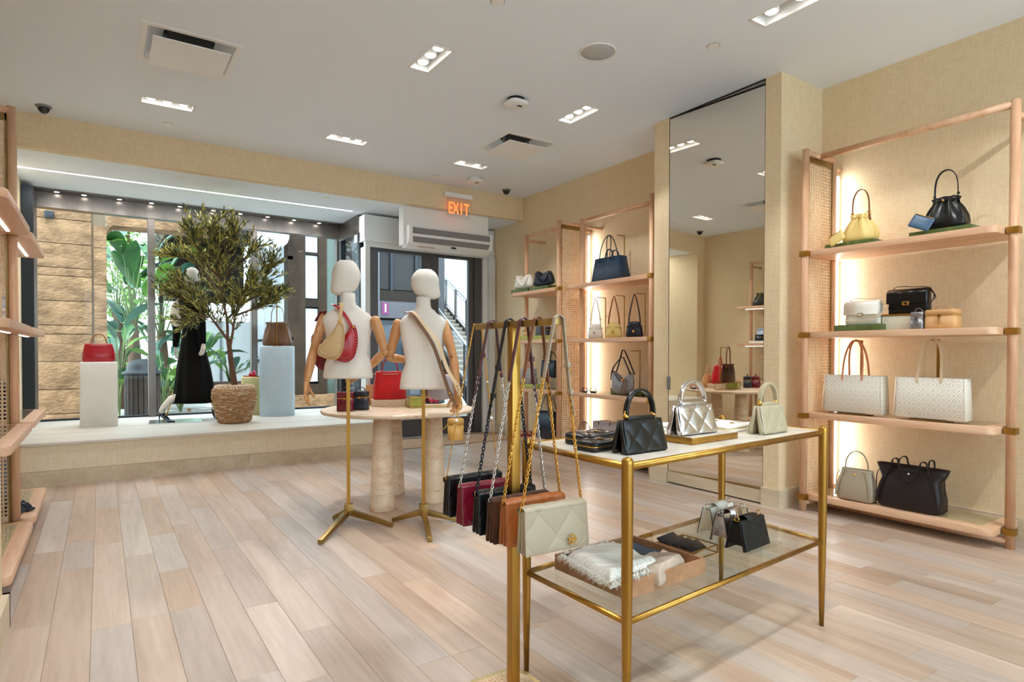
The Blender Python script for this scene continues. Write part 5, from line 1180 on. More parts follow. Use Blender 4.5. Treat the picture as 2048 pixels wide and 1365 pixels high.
def bust(label, loc, rz, head_yaw, zs, wb, arms, feet, htop, side=1):
    t = thing('bust_mannequin', label, 'mannequin', loc, 0)
    z0, zw, zc, zsd = zs  # hem, waist, chest, shoulder
    R = Matrix.Rotation(rz, 4, 'Z'); prof = [(z0, wb, .21), (z0 + .02, wb * 1.01, .213), (z0 + .10, wb * .94, .20), (zw, wb * .76, .165), ((zw + zc) / 2, wb * .86, .185), (zc, wb * .97, .21), (zsd - .07, wb * 1.01, .19), (zsd - .03, wb * 1.0, .16), (zsd, wb * .82, .125), (zsd + .025, wb * .56, .115), (zsd + .04, .16, .11), (zsd + .055, .115, .108), (zsd + .08, .100, .102), (zsd + .135, .095, .100)]
    rings = []
    for z, w, d in prof: rings.append([(x, y + (.0 if z < zc else .012) - .02 * max(0, (z - zc) / (zsd - zc)) * (z > zc), zz) for x, y, zz in sel(w, d, z, 2.6, 40)])
    tmb(MB().loft(rings), R).build('torso', MT['linen'], t)
    for x in (0,):
        s_ = MB(); s_.tube([(x, -prof[i][2] / 2 - .0003 + (.0 if prof[i][0] < zc else .012) - .02 * max(0, (prof[i][0] - zc) / (zsd - zc)) * (prof[i][0] > zc), prof[i][0]) for i in range(1, 9)], .0009, 4); tmb(s_, R).build('back_seam', mat('seam', (196, 188, 176), .9) if 'seam' not in bpy.data.materials else bpy.data.materials['seam'], t)
    # head: egg with a chin pushed forward
    zn = zsd + .125; hh = htop - zn; rings = []
    for k in range(17):
        v = k / 16; z = zn + hh * v; a = max(.0, 1 - ((v - .56) / .5) ** 2) if v > .56 else 1 - ((.56 - v) / .68) ** 2 * .75
        wd = .158 * sqrt(max(a, .004)) if v > .56 else .158 * (.62 + .38 * sqrt(max(0, 1 - ((.56 - v) / .56) ** 2)))
        dp = .195 * sqrt(max(a, .004)) if v > .56 else .195 * (.60 + .40 * sqrt(max(0, 1 - ((.56 - v) / .56) ** 2)))
        oy = .012 + .030 * max(0, (.5 - v)) ** 1.0 * 1.2
        if v < .2: q_ = .62 + .38 * sqrt(max(0, 1 - ((.2 - v) / .2) ** 2)); wd *= q_; dp *= q_
        rings.append([(x, y + oy, zz) for x, y, zz in sel(wd, dp, z, 2.15, 32)])
    hd = MB().loft(rings); # chin
    hd.v = [(x, y + (.020 * max(0, (.30 - (z - zn) / hh)) / .3 if y > 0 else -(-.02) * max(0, (.30 - (z - zn) / hh)) / .3), z) for x, y, z in hd.v]
    tmb(hd, Matrix.Rotation(head_yaw, 4, 'Z')); hd.build('head', MT['linen'], t)
    MB().box(-.012, .012, -.012, .012, .10, z0 + .01, R).build('pole', MT['brass'], t)
    MB().box(-.03, .03, -.03, .03, .055, .135, R).build('pole_socket', MT['brassd'], t, bevel=.003)
    for fx, fy in feet:
        dx, dy = fx - loc[0], fy - loc[1]; l = hypot(dx, dy); T = Matrix.Rotation(atan2(dy, dx), 4, 'Z'); f_ = MB()
        f_.add([(.02, -.018, .095), (.02, .018, .095), (.02, .018, .055), (.02, -.018, .055), (l, -.015, .030), (l, .015, .030), (l, .015, .002), (l, -.015, .002)], [(0, 1, 2, 3), (7, 6, 5, 4), (0, 4, 5, 1), (1, 5, 6, 2), (2, 6, 7, 3), (3, 7, 4, 0)], False, T).build('foot_bar', MT['brassd'], t, bevel=.002)
    L0 = Vector(loc)
    for (sh, el, wr, hdv, pn, cu, fl) in arms:
        sh, el, wr = [Vector(p) - L0 for p in (sh, el, wr)]
        up = MB(); limb(up, [sh, sh.lerp(el, .25), sh.lerp(el, .6), el], [.034, .038, .034, .027], 14).ball(sh, .036, 12, 8); a_ = up.build('upper_arm', MT['armwood'], t)
        MB().ball(el, .029, 12, 8).build('elbow_joint', MT['armwood'], t)
        ax = (el - sh).cross(wr - el); ax = ax.normalized() if ax.length > 1e-4 else Vector((1, 0, 0))
        MB().tube([el - ax * .032, el + ax * .032], .007, 8).build('joint_pin', MT['gold'], t)
        fo = MB(); limb(fo, [el, el.lerp(wr, .3), el.lerp(wr, .7), wr], [.026, .032, .026, .019], 14).build('forearm', MT['armwood'], t)
        MB().ball(wr, .020, 10, 6).build('wrist_joint', MT['armwood'], t)
        hand(t, wr, hdv, pn, MT['armwood'], 1.0, cu, fl)
    return t
M1 = bust('left linen bust mannequin on a brass pole, wearing two hobo bags', (1.44, 4.198, 0), radians(-19), radians(75), (1.018, 1.19, 1.36, 1.475), .335,
     [((1.300, 4.29, 1.440), (1.205, 4.215, 1.215), (1.135, 4.130, 1.000), (-.12, -.25, -1), (.8, -.5, 0), .25, 1),
      ((1.595, 4.08, 1.420), (1.663, 4.075, 1.205), (1.605, 4.335, 1.055), (-.75, .55, -.40), (-.4, -.7, -.6), .5, -1)],
     ((1.126, 3.815), (1.653, 3.923), (1.379, 4.331)), 1.84)
M2 = bust('right linen bust mannequin on a brass pole with crossed bag straps', (1.879, 3.906, 0), radians(-25), radians(-118), (.944, 1.13, 1.32, 1.450), .325,
     [((1.728, 4.00, 1.400), (1.701, 4.086, 1.165), (1.90, 4.19, 1.14), (1, .2, -.1), (0, .4, 1), .4, 1),
      ((2.006, 3.845, 1.400), (2.014, 3.710, 1.160), (1.991, 3.622, .925), (-.05, -.15, -1), (-.8, -.5, 0), .75, -1)],
     ((1.719, 3.48), (2.082, 3.802), (1.70, 4.04)), 1.78)
# bags worn by the left bust
def hobo(label, loc, rz, m, em, w, h, th, studs_=True, strap=None, lean=0, sw=.022):
    t = thing('hobo_bag', label, 'handbag', loc, rz)
    o = smooth_poly([(w * .40, h * .98), (w * .50, h * .78), (w * .50, h * .45), (w * .36, h * .12), (w * .05, 0), (-w * .32, .02), (-w * .5, h * .14), (-w * .46, h * .34), (-w * .2, h * .55), (w * .12, h * .80), (w * .28, h * .98)], 4)
    pillow(o, th, flat=.45).build('body', MT[m], t)
    e = MB().tube([(x * .99, -th * .20, z) for x, z in o[:30]], .004, 6); e.build('edge_band', MT[em], t)
    if studs_:
        studs(t, [(x * .90 + .0, -th * .40, z * .92 + h * .04) for x, z in o[0:30]], .0026, 'ivory', 'stud_row')
        studs(t, [(x * .74, -th * .50, z * .80 + h * .1) for x, z in o[0:26]], .0024, 'ivory', 'stud_row')
    MB().ribbon(spline(strap, 5), sw, .006, (1, 0, 0)).build('strap', MT[m], t)
    MB().box(w * .34 - .016, w * .34 + .016, -th * .5, -th * .35 - .006, h * .90, h * 1.0).build('strap_tab', MT[em], t, bevel=.002)
    MB().ball((w * .34, -th * .5 - .004, h * .95), .008, 10, 6).build('stud', MT['gold'], t)
    return t
hobo('sand coloured stitched hobo bag on the shoulder of the left bust', (1.270, 4.035, 1.150), radians(-22), 'sand', 'camel', .165, .26, .075, True, [(.055, -.02, .245), (.062, .0, .31), (.065, .035, .365), (.05, .09, .385)])
hobo('red studded hobo bag behind the sand one on the left bust', (1.372, 4.088, 1.135), radians(-16), 'redp', 'redp', .175, .25, .07, True, [(.055, -.01, .23), (.02, .0, .30), (-.03, .025, .365), (-.07, .075, .395)])
t = thing('hobo_bag', 'plum hobo bag hanging in front of the left bust', 'handbag', (1.335, 4.36, 1.08), radians(-19))
pillow(smooth_poly([(-.09, .25), (-.1, .12), (-.05, 0), (.06, 0), (.1, .12), (.06, .26), (0, .2)], 4), .07).build('body', MT['burg'], t)
MB().ribbon([(-.07, -.0, .24), (-.02, -.06, .36), (.0, -.13, .405), (-.03, -.1, .4), (-.07, -.02, .34)], .018, .004, (1, 0, 0)).build('strap', MT['burg'], t)
# crossed straps and bags of the right bust
def sling(label, pts, m, w, bag, endm=None, name='crossbody_bag'):
    L0 = Vector(pts[-1]); t = thing(name, label, 'handbag', tuple(L0), 0)
    P = [Vector(p) - L0 for p in pts]
    MB().ribbon(spline(P, 6), w, .005, (1, -.55, .35)).build('shoulder_strap', MT[m], t)
    k = len(P) - 2; a, b = P[k], P[k + 1]
    for f in (.0, .35):
        q = a.lerp(b, f); MB().ball(q + Vector((-.004, -.006, 0)), .007, 8, 5).build('strap_stud', MT['gold'], t)
    q = a.lerp(b, .15); d = (b - a).normalized(); MB().ribbon([q - d * .02, q + d * .02], w * 1.35, .012, (1, -.55, .35)).build('strap_keeper', MT[m], t)
    return t
s1 = sling('brown crossbody bag of the right bust with wide tan strap', [(1.742, 3.905, 1.478), (1.755, 3.835, 1.462), (1.80, 3.765, 1.37), (1.846, 3.690, 1.25), (1.880, 3.640, 1.10), (1.915, 3.585, .93), (1.945, 3.56, .86)], 'brownl', .024, None)
tmb(pillow(smooth_poly([(-.09, 0), (.09, 0), (.1, .08), (.06, .13), (-.06, .13), (-.1, .08)], 4), .05), Matrix.Translation((.12, .50, .02)) @ Matrix.Rotation(radians(-20), 4, 'Z')).build('bag_body', MT['brownl'], s1)
s2 = sling('grey lilac saddle bag on a long pale strap over the right bust', [(1.765, 3.90, 1.480), (1.778, 3.825, 1.462), (1.825, 3.750, 1.37), (1.869, 3.660, 1.262), (1.897, 3.590, 1.10), (1.935, 3.520, .98), (1.960, 3.50, .915)], 'strapc', .024, None)
tmb(pillow(smooth_poly([(-.08, -.02), (.08, -.02), (.1, .08), (.06, .15), (-.06, .15), (-.1, .08)], 4), .08), Matrix.Translation((.11, .50, -.03)) @ Matrix.Rotation(radians(-20), 4, 'Z')).build('bag_body', MT['lavender'], s2)
# cylinder bag held in the hand
t = thing('cylinder_bag', 'mustard round box bag hanging from the hand of the right bust', 'handbag', (1.968, 3.600, .617), -.3)
mm = mat('mustard_leather', (196, 150, 78), .45, bump=(180, .12, .001))
MB().lathe([(.048, 0), (.052, .004), (.054, .10)], 28).build('body', mm, t); MB().lathe([(.0545, .102), (.0545, .106)], 28).build('zip', MT['gold'], t)
MB().lathe([(.055, .108), (.055, .135), (.048, .142), (.01, .144)], 28).build('lid', mm, t)
MB().ribbon(arch_pts(.06, .035, .142, 0, 10), .012, .004, (0, 1, 0)).build('handle', mm, t)
MB().tube(spline([(-.052, 0, .11), (-.075, -.01, .08), (-.10, .0, .06), (-.125, .02, .03), (-.14, .03, .02)], 4), .002, 5).build('chain', MT['gold'], t)
# ================================================================ WINDOW DISPLAY
CZ = -YAW   # local x then runs to the camera's right
PT = PZ + .001
def rsolid(w, d, h, p=10, r=.02): return MB().loft([sel(w, d, 0, p, 40), sel(w, d, h - r, p, 40), sel(w - r * .6, d - r * .6, h - r * .3, p, 40), sel(w - 2 * r, d - 2 * r, h, p, 40)])
single('plinth', rsolid(.345, .32, .70, 14, .014), MT['linenw'], 'white cloth covered square plinth under the red studded bag', 'plinth', (-.018, 8.09, PT))
stud_tote('dark red glossy studded bag on the white plinth', (-.015, 8.08, PT + .701), 0, 'redp', .31, .20, .15, 'tan', .11)
single('plinth', rsolid(.42, .30, .888, 2.6, .014), MT['linenb'], 'tall pale blue oval plinth with the brown bucket bag', 'plinth', (1.87, 8.15, PT), -.35)
single('plinth', rsolid(.40, .28, .49, 2.6, .014), MT['yel'], 'low pistachio oval plinth behind the basket', 'plinth', (1.70, 8.46, PT), -.3)
t = bucket('brown leather bucket bag on the pale blue plinth', (1.87, 8.12, PT + .889), -.35, MT['brownl'], MT['brownl'], .36, .17, .30, .78, 5, .20, cin=MT['brownl'], hw=.28)
t = thing('bag_stand', 'brass T stand in front of the brown bucket bag', 'bag stand', (1.84, 8.03, PT + .889), -.35)
MB().box(-.006, .006, -.006, .006, 0, .56).build('stand_post', MT['brass'], t); MB().box(-.06, .06, -.02, .02, 0, .004).build('stand_foot', MT['brass'], t); MB().box(-.02, .02, -.006, .10, .55, .56).build('stand_arm', MT['brass'], t); MB().tube([(.0, 0, .28), (.025, 0, .28)], .005, 6).build('stand_knob', MT['brass'], t)
t = thing('flat_shoe', 'pink jewelled flat shoe on the low pistachio plinth', 'shoe', (1.60, 8.42, PT + .491), .9)
slide(t, 0, MT['redp'], .2, .07); MB().ball((0, -.05, .06), .02, 8, 6).build('jewel', mat('rose_jewel', (214, 60, 110), .2), t)
single('card_case', MB().box(-.07, .07, -.045, .045, 0, .012), MT['burg'], 'flat burgundy card case beside the pink flat shoe', 'wallet', (1.72, 8.40, PT + .491), .3, bevel=.002)
# basket with olive tree
t = thing('basket_planter', 'round woven grass basket holding the olive tree', 'basket', (1.275, 7.62, PT))
prof = [(.155, 0), (.172, .015), (.195, .10), (.225, .22), (.236, .31), (.228, .38), (.19, .425), (.165, .43)]
MB().lathe(prof[:-1] + [(.165, .43), (.155, .40), (.15, .38)], 40).build('basket_body', mat('basket_core', (166, 126, 86), .9), t)
MB().lathe([(.152, .375), (.15, .385)], 24).build('soil', MT['soil'], t)
def prof_r(z):
    for (r0, z0), (r1, z1) in zip(prof, prof[1:]):
        if z0 <= z <= z1: return r0 + (r1 - r0) * (z - z0) / (z1 - z0)
    return .16
r = random.Random(5); m = MB(); m2 = MB()
for i in range(760):
    a = r.uniform(0, 2 * pi); z = r.uniform(.008, .40); da = r.uniform(.14, .34); dz = r.uniform(-.014, .014)
    pts = [((prof_r(min(max(z + dz * k / 3, .005), .40)) + .004 + .004 * sin(k * 2)) * cos(a + da * k / 3), (prof_r(min(max(z + dz * k / 3, .005), .40)) + .004 + .004 * sin(k * 2)) * sin(a + da * k / 3), z + dz * k / 3) for k in range(4)]
    (m if i % 3 else m2).tube(pts, .0036, 4)
m.build('woven_strands', MT['basket'], t, kind='stuff'); 
for i in range(70):
    a = 2 * pi * i / 70 + r.uniform(-.03, .03); m2.tube([(.17 * cos(a - .12), .17 * sin(a - .12), .436), (.205 * cos(a), .205 * sin(a), .425), (.236 * cos(a + .16), .236 * sin(a + .16), .335)], .005, 4)
m2.build('pale_strands', MT['basketl'], t, kind='stuff')
t = thing('olive_tree', 'artificial olive tree with gnarled trunk and yellow green leaves', 'tree', (1.275, 7.62, PT + .386), CZ)
S = .00577; lp = lambda px, py, y=0: ((px - 470) * S, y, (705 - py) * S + 1.2 - PT - .386)
tr = MB(); trunk = [(.01, 0, .003), lp(464, 726), lp(461, 700), lp(457, 678, .01)]
tr.tube(spline(trunk, 4), [.036, .034, .032, .031, .03, .03, .029, .028, .027, .026, .025, .024, .023], 9)
BR = [[lp(457, 680), lp(440, 660, .03), lp(420, 636, .05), lp(402, 617, .06), lp(385, 596, .05), lp(360, 570, .0)],
      [lp(457, 680), lp(456, 640), lp(451, 603, -.03), lp(446, 560, -.04), lp(438, 520, -.02), lp(434, 490), lp(430, 465)],
      [lp(461, 700), lp(470, 664, -.03), lp(477, 631, -.05), lp(490, 600, -.08), lp(512, 575, -.1)],
      [lp(456, 640), lp(478, 610, .1), lp(505, 590, .18), lp(530, 585, .2)], [lp(451, 603), lp(425, 575, .1), lp(400, 545, .16), lp(370, 520, .15), lp(345, 512, .1)],
      [lp(446, 560), lp(470, 530, .1), lp(492, 505, .12)], [lp(446, 560), lp(420, 530, -.1), lp(408, 500, -.12), lp(400, 478, -.1)],
      [lp(402, 617), lp(385, 612, .1), lp(360, 600, .15), lp(340, 592, .12)], [lp(477, 631), lp(500, 620, .05), lp(525, 612, .05), lp(545, 600, .02)],
      [lp(438, 520), lp(455, 495, .08), lp(462, 472, .08)], [lp(420, 636), lp(405, 634, -.05), lp(392, 642, -.06)], [lp(505, 590, .18), lp(515, 560, .2), lp(528, 540, .15)]]
r = random.Random(11); l1 = MB(); l2 = MB()
def leaf(mb, p, d, L, w):
    d = d.normalized(); s_ = d.orthogonal().normalized(); s_.rotate(Matrix.Rotation(r.uniform(0, 6.28), 3, d)); n = d.cross(s_)
    a = p + d * L * .4; b = p + d * L
    mb.add([p, a + s_ * w, a - s_ * w, b, a + n * w * .25], [(0, 1, 4), (0, 4, 2), (1, 3, 4), (4, 3, 2)], False)
tips = []
for bi, b in enumerate(BR):
    P = spline(b, 4); n = len(P); tr.tube(P, [.013 * (1 - k / n) + .003 for k in range(n)] if bi else [.014 * (1 - k / n) + .003 for k in range(n)], 6)
    for k in range(max(2, n // 4), n):
        for _ in range(3 if k < n * .6 else 5):
            d = (P[k] - P[k - 1]).normalized() + Vector((r.uniform(-1, 1), r.uniform(-1, 1), r.uniform(-.3, 1))) * .9
            L = r.uniform(.12, .30); q = P[k] + d.normalized() * L; tips.append((P[k], q)); tr.tube([P[k], P[k].lerp(q, .5) + Vector((0, 0, .01)), q], [.0035, .0025, .001], 4)
            if r.random() < .6:
                d2 = d + Vector((r.uniform(-1, 1), r.uniform(-1, 1), r.uniform(-.3, .8))); q2 = P[k].lerp(q, .5) + d2.normalized() * L * .7; tips.append((P[k].lerp(q, .5), q2)); tr.tube([P[k].lerp(q, .5), q2], [.002, .001], 3)
for a, b in tips:
    for k in range(10):
        p = a.lerp(b, .12 + .88 * k / 9); d = (b - a).normalized() + Vector((r.uniform(-1, 1), r.uniform(-1, 1), r.uniform(-.6, 1))) * .75
        leaf(l2 if r.random() < .42 else l1, p, d, r.uniform(.055, .085), r.uniform(.0065, .010))
tr.build('trunk_and_branches', MT['bark'], t); l1.build('dark_leaves', MT['leaf1'], t, kind='stuff'); l2.build('golden_leaves', MT['leaf2'], t, kind='stuff')
# dressed mannequin
t = thing('dressed_mannequin', 'white mannequin in long black dress with cream shoulder bag facing the street', 'mannequin', (.90, 8.15, PT), CZ)
Q = .00594; mz = lambda py: 1.2 + (705 - py) * Q - PT; mx = lambda px: (px - 385) * Q
def rr(px0, px1, py, d, n=36, fold=0, nf=9, oy=0):
    w = (px1 - px0) * Q; cx = mx((px0 + px1) / 2); return [(cx + (w / 2) * cos(a) * (1 + fold * cos(a * nf)), oy + d / 2 * sin(a) * (1 + fold * cos(a * nf + 1)), mz(py)) for a in [2 * pi * k / n for k in range(n)]]
MB().loft([rr(350, 432, 806, .42, 72, .06), rr(353, 428, 790, .40, 72, .055), rr(358, 420, 740, .33, 72, .045), rr(364, 410, 700, .27, 72, .03), rr(368, 402, 665, .21, 72, .01), rr(370, 400, 654, .185, 72), rr(366, 402, 640, .20, 72), rr(360, 408, 618, .22, 72), rr(362, 405, 600, .17, 72), rr(372, 396, 590, .12, 72)]).build('black_dress', MT['dress'], t)
MB().loft([rr(369.5, 400.5, 658, .192), rr(369.5, 400.5, 652, .192)]).build('waist_seam', MT['blackm'], t)
for nm, pts, rad in (('sleeve', [(mx(364), 0, mz(606)), (mx(355), .02, mz(640)), (mx(352), .03, mz(668)), (mx(349), .04, mz(694))], [.05, .046, .042, .034]), ('sleeve', [(mx(404), 0, mz(608)), (mx(408), -.03, mz(645)), (mx(411), -.05, mz(668)), (mx(414), -.07, mz(688))], [.048, .042, .038, .030])):
    m = MB(); limb(m, pts, rad, 14).build(nm, MT['dress'], t)
hand(t, (mx(348.5), .045, mz(695)), (-.05, .05, -1), (1, .3, 0), MT['skin'], .95, .35, 1)
hand(t, (mx(414.5), -.072, mz(689)), (.0, -.25, -1), (-1, .2, 0), MT['skin'], .95, .45, -1)
hd = MB(); rings = []
for k in range(15):
    v = k / 14; z = mz(576) + (2.205 - PT - mz(576)) * v; a = sqrt(max(.01, 1 - ((v - .58) / .44) ** 2)) if v > .58 else .62 + .38 * sqrt(max(0, 1 - ((.58 - v) / .58) ** 2))
    rings.append([(x, y + .02 + .03 * (v < .4) * (.4 - v), zz) for x, y, zz in sel(.148 * a, .19 * a, z, 2.2, 24)])
hd.loft(rings).build('head', MT['skin'], t)
MB().lathe([(.055, mz(598)), (.048, mz(588)), (.047, mz(572))], 18, T=Matrix.Translation((0, .0, 0))).build('neck', MT['skin'], t)
# legs and pumps
def leg_shoe(t, ax, ay, kx, ky, toe_ang, heel_z=.085):
    """lower leg from the hem down to a pointed court shoe; ax, ay = ankle; toe angle in the floor plane"""
    m = MB(); limb(m, [(kx, ky, mz(795)), (kx * .6 + ax * .4, ky * .6 + ay * .4, .26), (ax, ay, .145), (ax, ay, .10)], [.044, .044, .027, .027], 14).build('leg', MT['skin'], t)
    T = Matrix.Translation((ax, ay, 0)) @ Matrix.Rotation(toe_ang, 4, 'Z'); s_ = MB(); rings = []
    for k in range(13):
        v = k / 12; x = -.045 + .245 * v; zb = heel_z * (1 - v / .62) ** 1 if v < .62 else 0; zb = max(zb, 0) * (1 if v < .62 else 0) + .004
        w = .026 + .012 * sin(pi * min(v / .75, 1)) if v < .8 else .036 * (1 - (v - .8) / .2) + .003; ht = .055 - .02 * v if v < .3 else .048 - .034 * v
        rings.append([(x, w * cos(a), zb + max(ht, .012) * (.5 + .5 * sin(a))) for a in [2 * pi * q / 14 for q in range(14)]])
    tmb(s_.loft(rings), T).build('court_shoe', MT['navyv'], t)
    tmb(MB().tube([(-.036, 0, heel_z + .012), (-.040, 0, .04), (-.042, 0, .0)], [.012, .006, .004], 8), T).build('stiletto_heel', MT['navyv'], t)
leg_shoe(t, mx(343.5), -.20, mx(366), -.10, -.35)
leg_shoe(t, mx(410), .24, mx(409), .12, -.9)
MB().tube([(mx(349), -.235, .006), (mx(356), -.17, .17), (mx(361), -.15, .33)], [.009, .008, .007], 8).build('leg_rod', MT['gold'], t)
pl_ = MB().box(-.27, .27, -.21, .21, 0, .006); tmb(pl_, Matrix.Translation((mx(365), -.14, 0)) @ Matrix.Rotation(.5, 4, 'Z')).build('mirror_base', MT['silverm'], t)
t = thing('shoulder_bag', 'cream leather shoulder bag under the arm of the dressed mannequin', 'handbag', (.90 + (-.165) * cos(CZ), 8.15 - .165 * sin(CZ) - .05, PT + mz(656)), CZ + .3)
pillow(smooth_poly([(-.06, .28), (-.09, .14), (-.05, .02), (.06, 0), (.11, .08), (.06, .2), (0, .3)], 4), .09).build('body', MT['ivory'], t)
MB().ribbon(spline([(-.04, 0, .26), (0, .02, .34), (.05, .08, .37), (.06, .10, .28)], 4), .02, .004, (1, 0, 0)).build('strap', MT['ivory'], t)

# ================================================================ OUTSIDE
paver = mat('pavers', (200, 196, 190), .6, var=((176, 170, 164), 3))
struct('floor_outside', MB().box(-8, 14, YW + .03, 26, -.12, -.002), paver)
stone = mat('weathered_travertine', (158, 122, 88), .9, bump=(18, .9, .03), var=((98, 70, 46), 3.4), stretch=(1, 1, 1.6))
t = thing('stone_pier', 'weathered travertine pier outside the left window pane', 'pier', (0, 11, 0))
zs_ = [0, .30, .654, 1.06, 1.455, 1.585, 1.94, 2.30, 2.42, 2.77, 3.12, 3.6]
for a, b in zip(zs_, zs_[1:]): MB().box(-2.6, -.10, 0, .5, a + .004, b - .004).build('stone_block', stone, t, bevel=.01)
for a, b in ((0, .55), (.55, 1.1), (1.1, 1.7), (1.7, 2.2), (2.2, 2.75), (2.75, 3.08)): MB().box(-.075, .085, .02, .5, a + .004, b - .004).build('stone_block', stone, t, bevel=.01)
MB().box(-2.59, .08, .03, .48, 0, 3.55).build('mortar_core', mat('grey_mortar', (110, 92, 74), .9), t)
ar = MB(); n = 10
pts = [(.085, 2.95)] + [(.085 + .12 * (1 - cos(pi / 2 * k / n)), 2.95 + .16 * sin(pi / 2 * k / n)) for k in range(1, n + 1)] + [(1.6, 3.13), (1.6, 3.6), (.085, 3.6)]
ar.prism([(x, z) for x, z in pts], -.5, -.02); tmb(ar, Matrix.Rotation(pi / 2, 4, 'X')); ar.build('arch_lintel', stone, t)
t = thing('security_light', 'small dark wall lamp high on the stone pier', 'lamp', (-.62, 10.99, 3.16)); MB().box(-.03, .08, -.06, .0, -.05, .05).build('lamp_body', MT['steeld'], t, bevel=.01)
# litter bin
t = thing('litter_bin', 'round dark slatted litter bin with domed lid outside the window', 'litter bin', (.60, 12.35, 0))
bw = mat('bin_slat', (70, 52, 42), .7, var=((44, 34, 29), 8))
for k in range(22):
    T = Matrix.Rotation(2 * pi * k / 22, 4, 'Z'); MB().box(.255, .272, -.031, .031, .03, .80, T).build('slat', bw, t)
MB().lathe([(.25, 0), (.25, .82)], 24).build('liner', MT['dark'], t)
MB().lathe([(.30, .82), (.31, .84), (.29, .86), (.24, .88), (.235, .95), (.19, 1.03), (.10, 1.07), (.01, 1.08)], 28).build('domed_lid', mat('bin_lid', (40, 41, 44), .5), t)
# foliage
gl = [mat('broad_leaf_green', (74, 122, 64), .4, var=((40, 84, 44), 3)), mat('broad_leaf_bright', (132, 176, 70), .4, var=((88, 140, 50), 3)), mat('broad_leaf_blue', (96, 140, 122), .4, var=((60, 100, 84), 3))]
for g in gl: g.node_tree.nodes['Principled BSDF'].inputs['Transmission Weight'].default_value = 0.0
stalk = mat('leaf_stalk', (110, 128, 76), .6)
def broad_leaf(L, w, droop, seed):
    r = random.Random(seed); m = MB(); n = 10; vs = []
    for k in range(n + 1):
        v = k / n; x = L * (v - .10 * v * v); z = L * (.30 * v - droop * v * v); ww = w * sin(pi * min(v * .93 + .06, 1)) ** .75
        for s_ in (-1, -.5, 0, .5, 1): vs.append((x, s_ * ww / 2, z + abs(s_) * ww * .16 + (r.uniform(-.01, .01) if abs(s_) == 1 else 0)))
    fs = [(k * 5 + j, k * 5 + j + 1, k * 5 + j + 6, k * 5 + j + 5) for k in range(n) for j in range(4)]
    return m.add(vs, fs, True)
LM = [broad_leaf(.95, .36, .25, 1), broad_leaf(.75, .26, .45, 2), broad_leaf(.5, .20, .3, 3), broad_leaf(.30, .13, .4, 4)]
LME = {}
def place_leaf(parent, kind, g, loc, rot, s=1.0):
    if (kind, g) not in LME:
        o = LM[kind].build('leaf', gl[g], parent); LME[kind, g] = o.data
        md = None
    else:
        o = bpy.data.objects.new('leaf', LME[kind, g]); COL.objects.link(o); o.parent = parent
    o.location = loc; o.rotation_euler = rot; o.scale = (s, s, s); return o
def bop(label, loc, n, h, seed, kinds=(0, 1), trunk=True, spread=.5, gs=(0, 1, 2), s=1.0):
    t = thing('broad_leaf_plant', label, 'plant', loc); r = random.Random(seed); st = MB()
    if trunk: MB().tube([(0, 0, 0), (.03, 0, h * .3), (0, .02, h * .55)], [.11, .12, .08], 10).build('trunk', mat('fibrous_trunk', (104, 78, 58), .9, bump=(40, .8, .01)) if 'fibrous_trunk' not in bpy.data.materials else bpy.data.materials['fibrous_trunk'], t)
    for k in range(n):
        a = 2.4 * k + r.uniform(-.3, .3); hh = h * r.uniform(.35, 1.0); rad = spread * r.uniform(.15, .6)
        p0 = Vector((0, 0, h * (.45 if trunk else .02))); p1 = Vector((rad * cos(a), rad * sin(a), hh))
        if p1.z < p0.z: p0.z = p1.z * .5
        st.tube([p0, p0.lerp(p1, .5) + Vector((-.05 * cos(a), -.05 * sin(a), .06)), p1], [.014, .011, .007], 5)
        place_leaf(t, kinds[k % len(kinds)], r.choice(gs), p1, (r.uniform(-.4, .4), r.uniform(-.9, -.1), a), s * r.uniform(.8, 1.15))
    st.build('leaf_stalks', stalk, t, kind='stuff'); return t
bop('tall broad leafed palm plant seen through the left stone arch', (.52, 13.9, 0), 18, 3.3, 1, spread=1.0)
bop('broad leafed palm plant behind the litter bin', (1.05, 14.6, 0), 16, 3.0, 2, spread=1.0)
bop('broad leafed palm plant left of the window mullion, farther back', (.30, 15.3, 0), 16, 3.9, 3, spread=1.1)
bop('bushy broad leafed plant beside the litter bin', (.98, 13.2, 0), 20, 1.15, 4, (2, 3), False, .55)
bop('bushy low plant in front of the white fence', (1.30, 13.6, 0), 18, .95, 5, (2, 3), False, .6)
bop('low leafy plant behind the dressed mannequin', (1.85, 15.6, .5), 14, 1.0, 6, (2, 1), False, .8)
bop('low leafy plant above the wicker planter', (2.45, 15.3, .5), 14, .6, 7, (2, 3), False, .8)
bop('climbing leafy plant at the foot of the stone pier', (.28, 13.2, 0), 16, 1.7, 8, (1, 2), False, .5)
# trees further back give the green light above
t = thing('garden_tree', 'leafy tree far behind the stone arch', 'tree', (.6, 18.9, 0)); r = random.Random(21); m = MB()
for k in range(4200):
    a = r.uniform(0, 6.28); rad = r.uniform(0, 1.9) ** 1; p = Vector((rad * cos(a), rad * sin(a) * .5, r.uniform(.4, 6.6))); leaf(m, p, Vector((r.uniform(-1, 1), r.uniform(-1, 1), r.uniform(-1, .4))), r.uniform(.10, .2), r.uniform(.025, .05))
m.build('foliage', gl[1], t, kind='stuff'); MB().tube([(0, 0, 0), (.1, 0, 2.5), (0, 0, 4.6)], [.12, .09, .04], 8).build('trunk', MT['bark'], t)
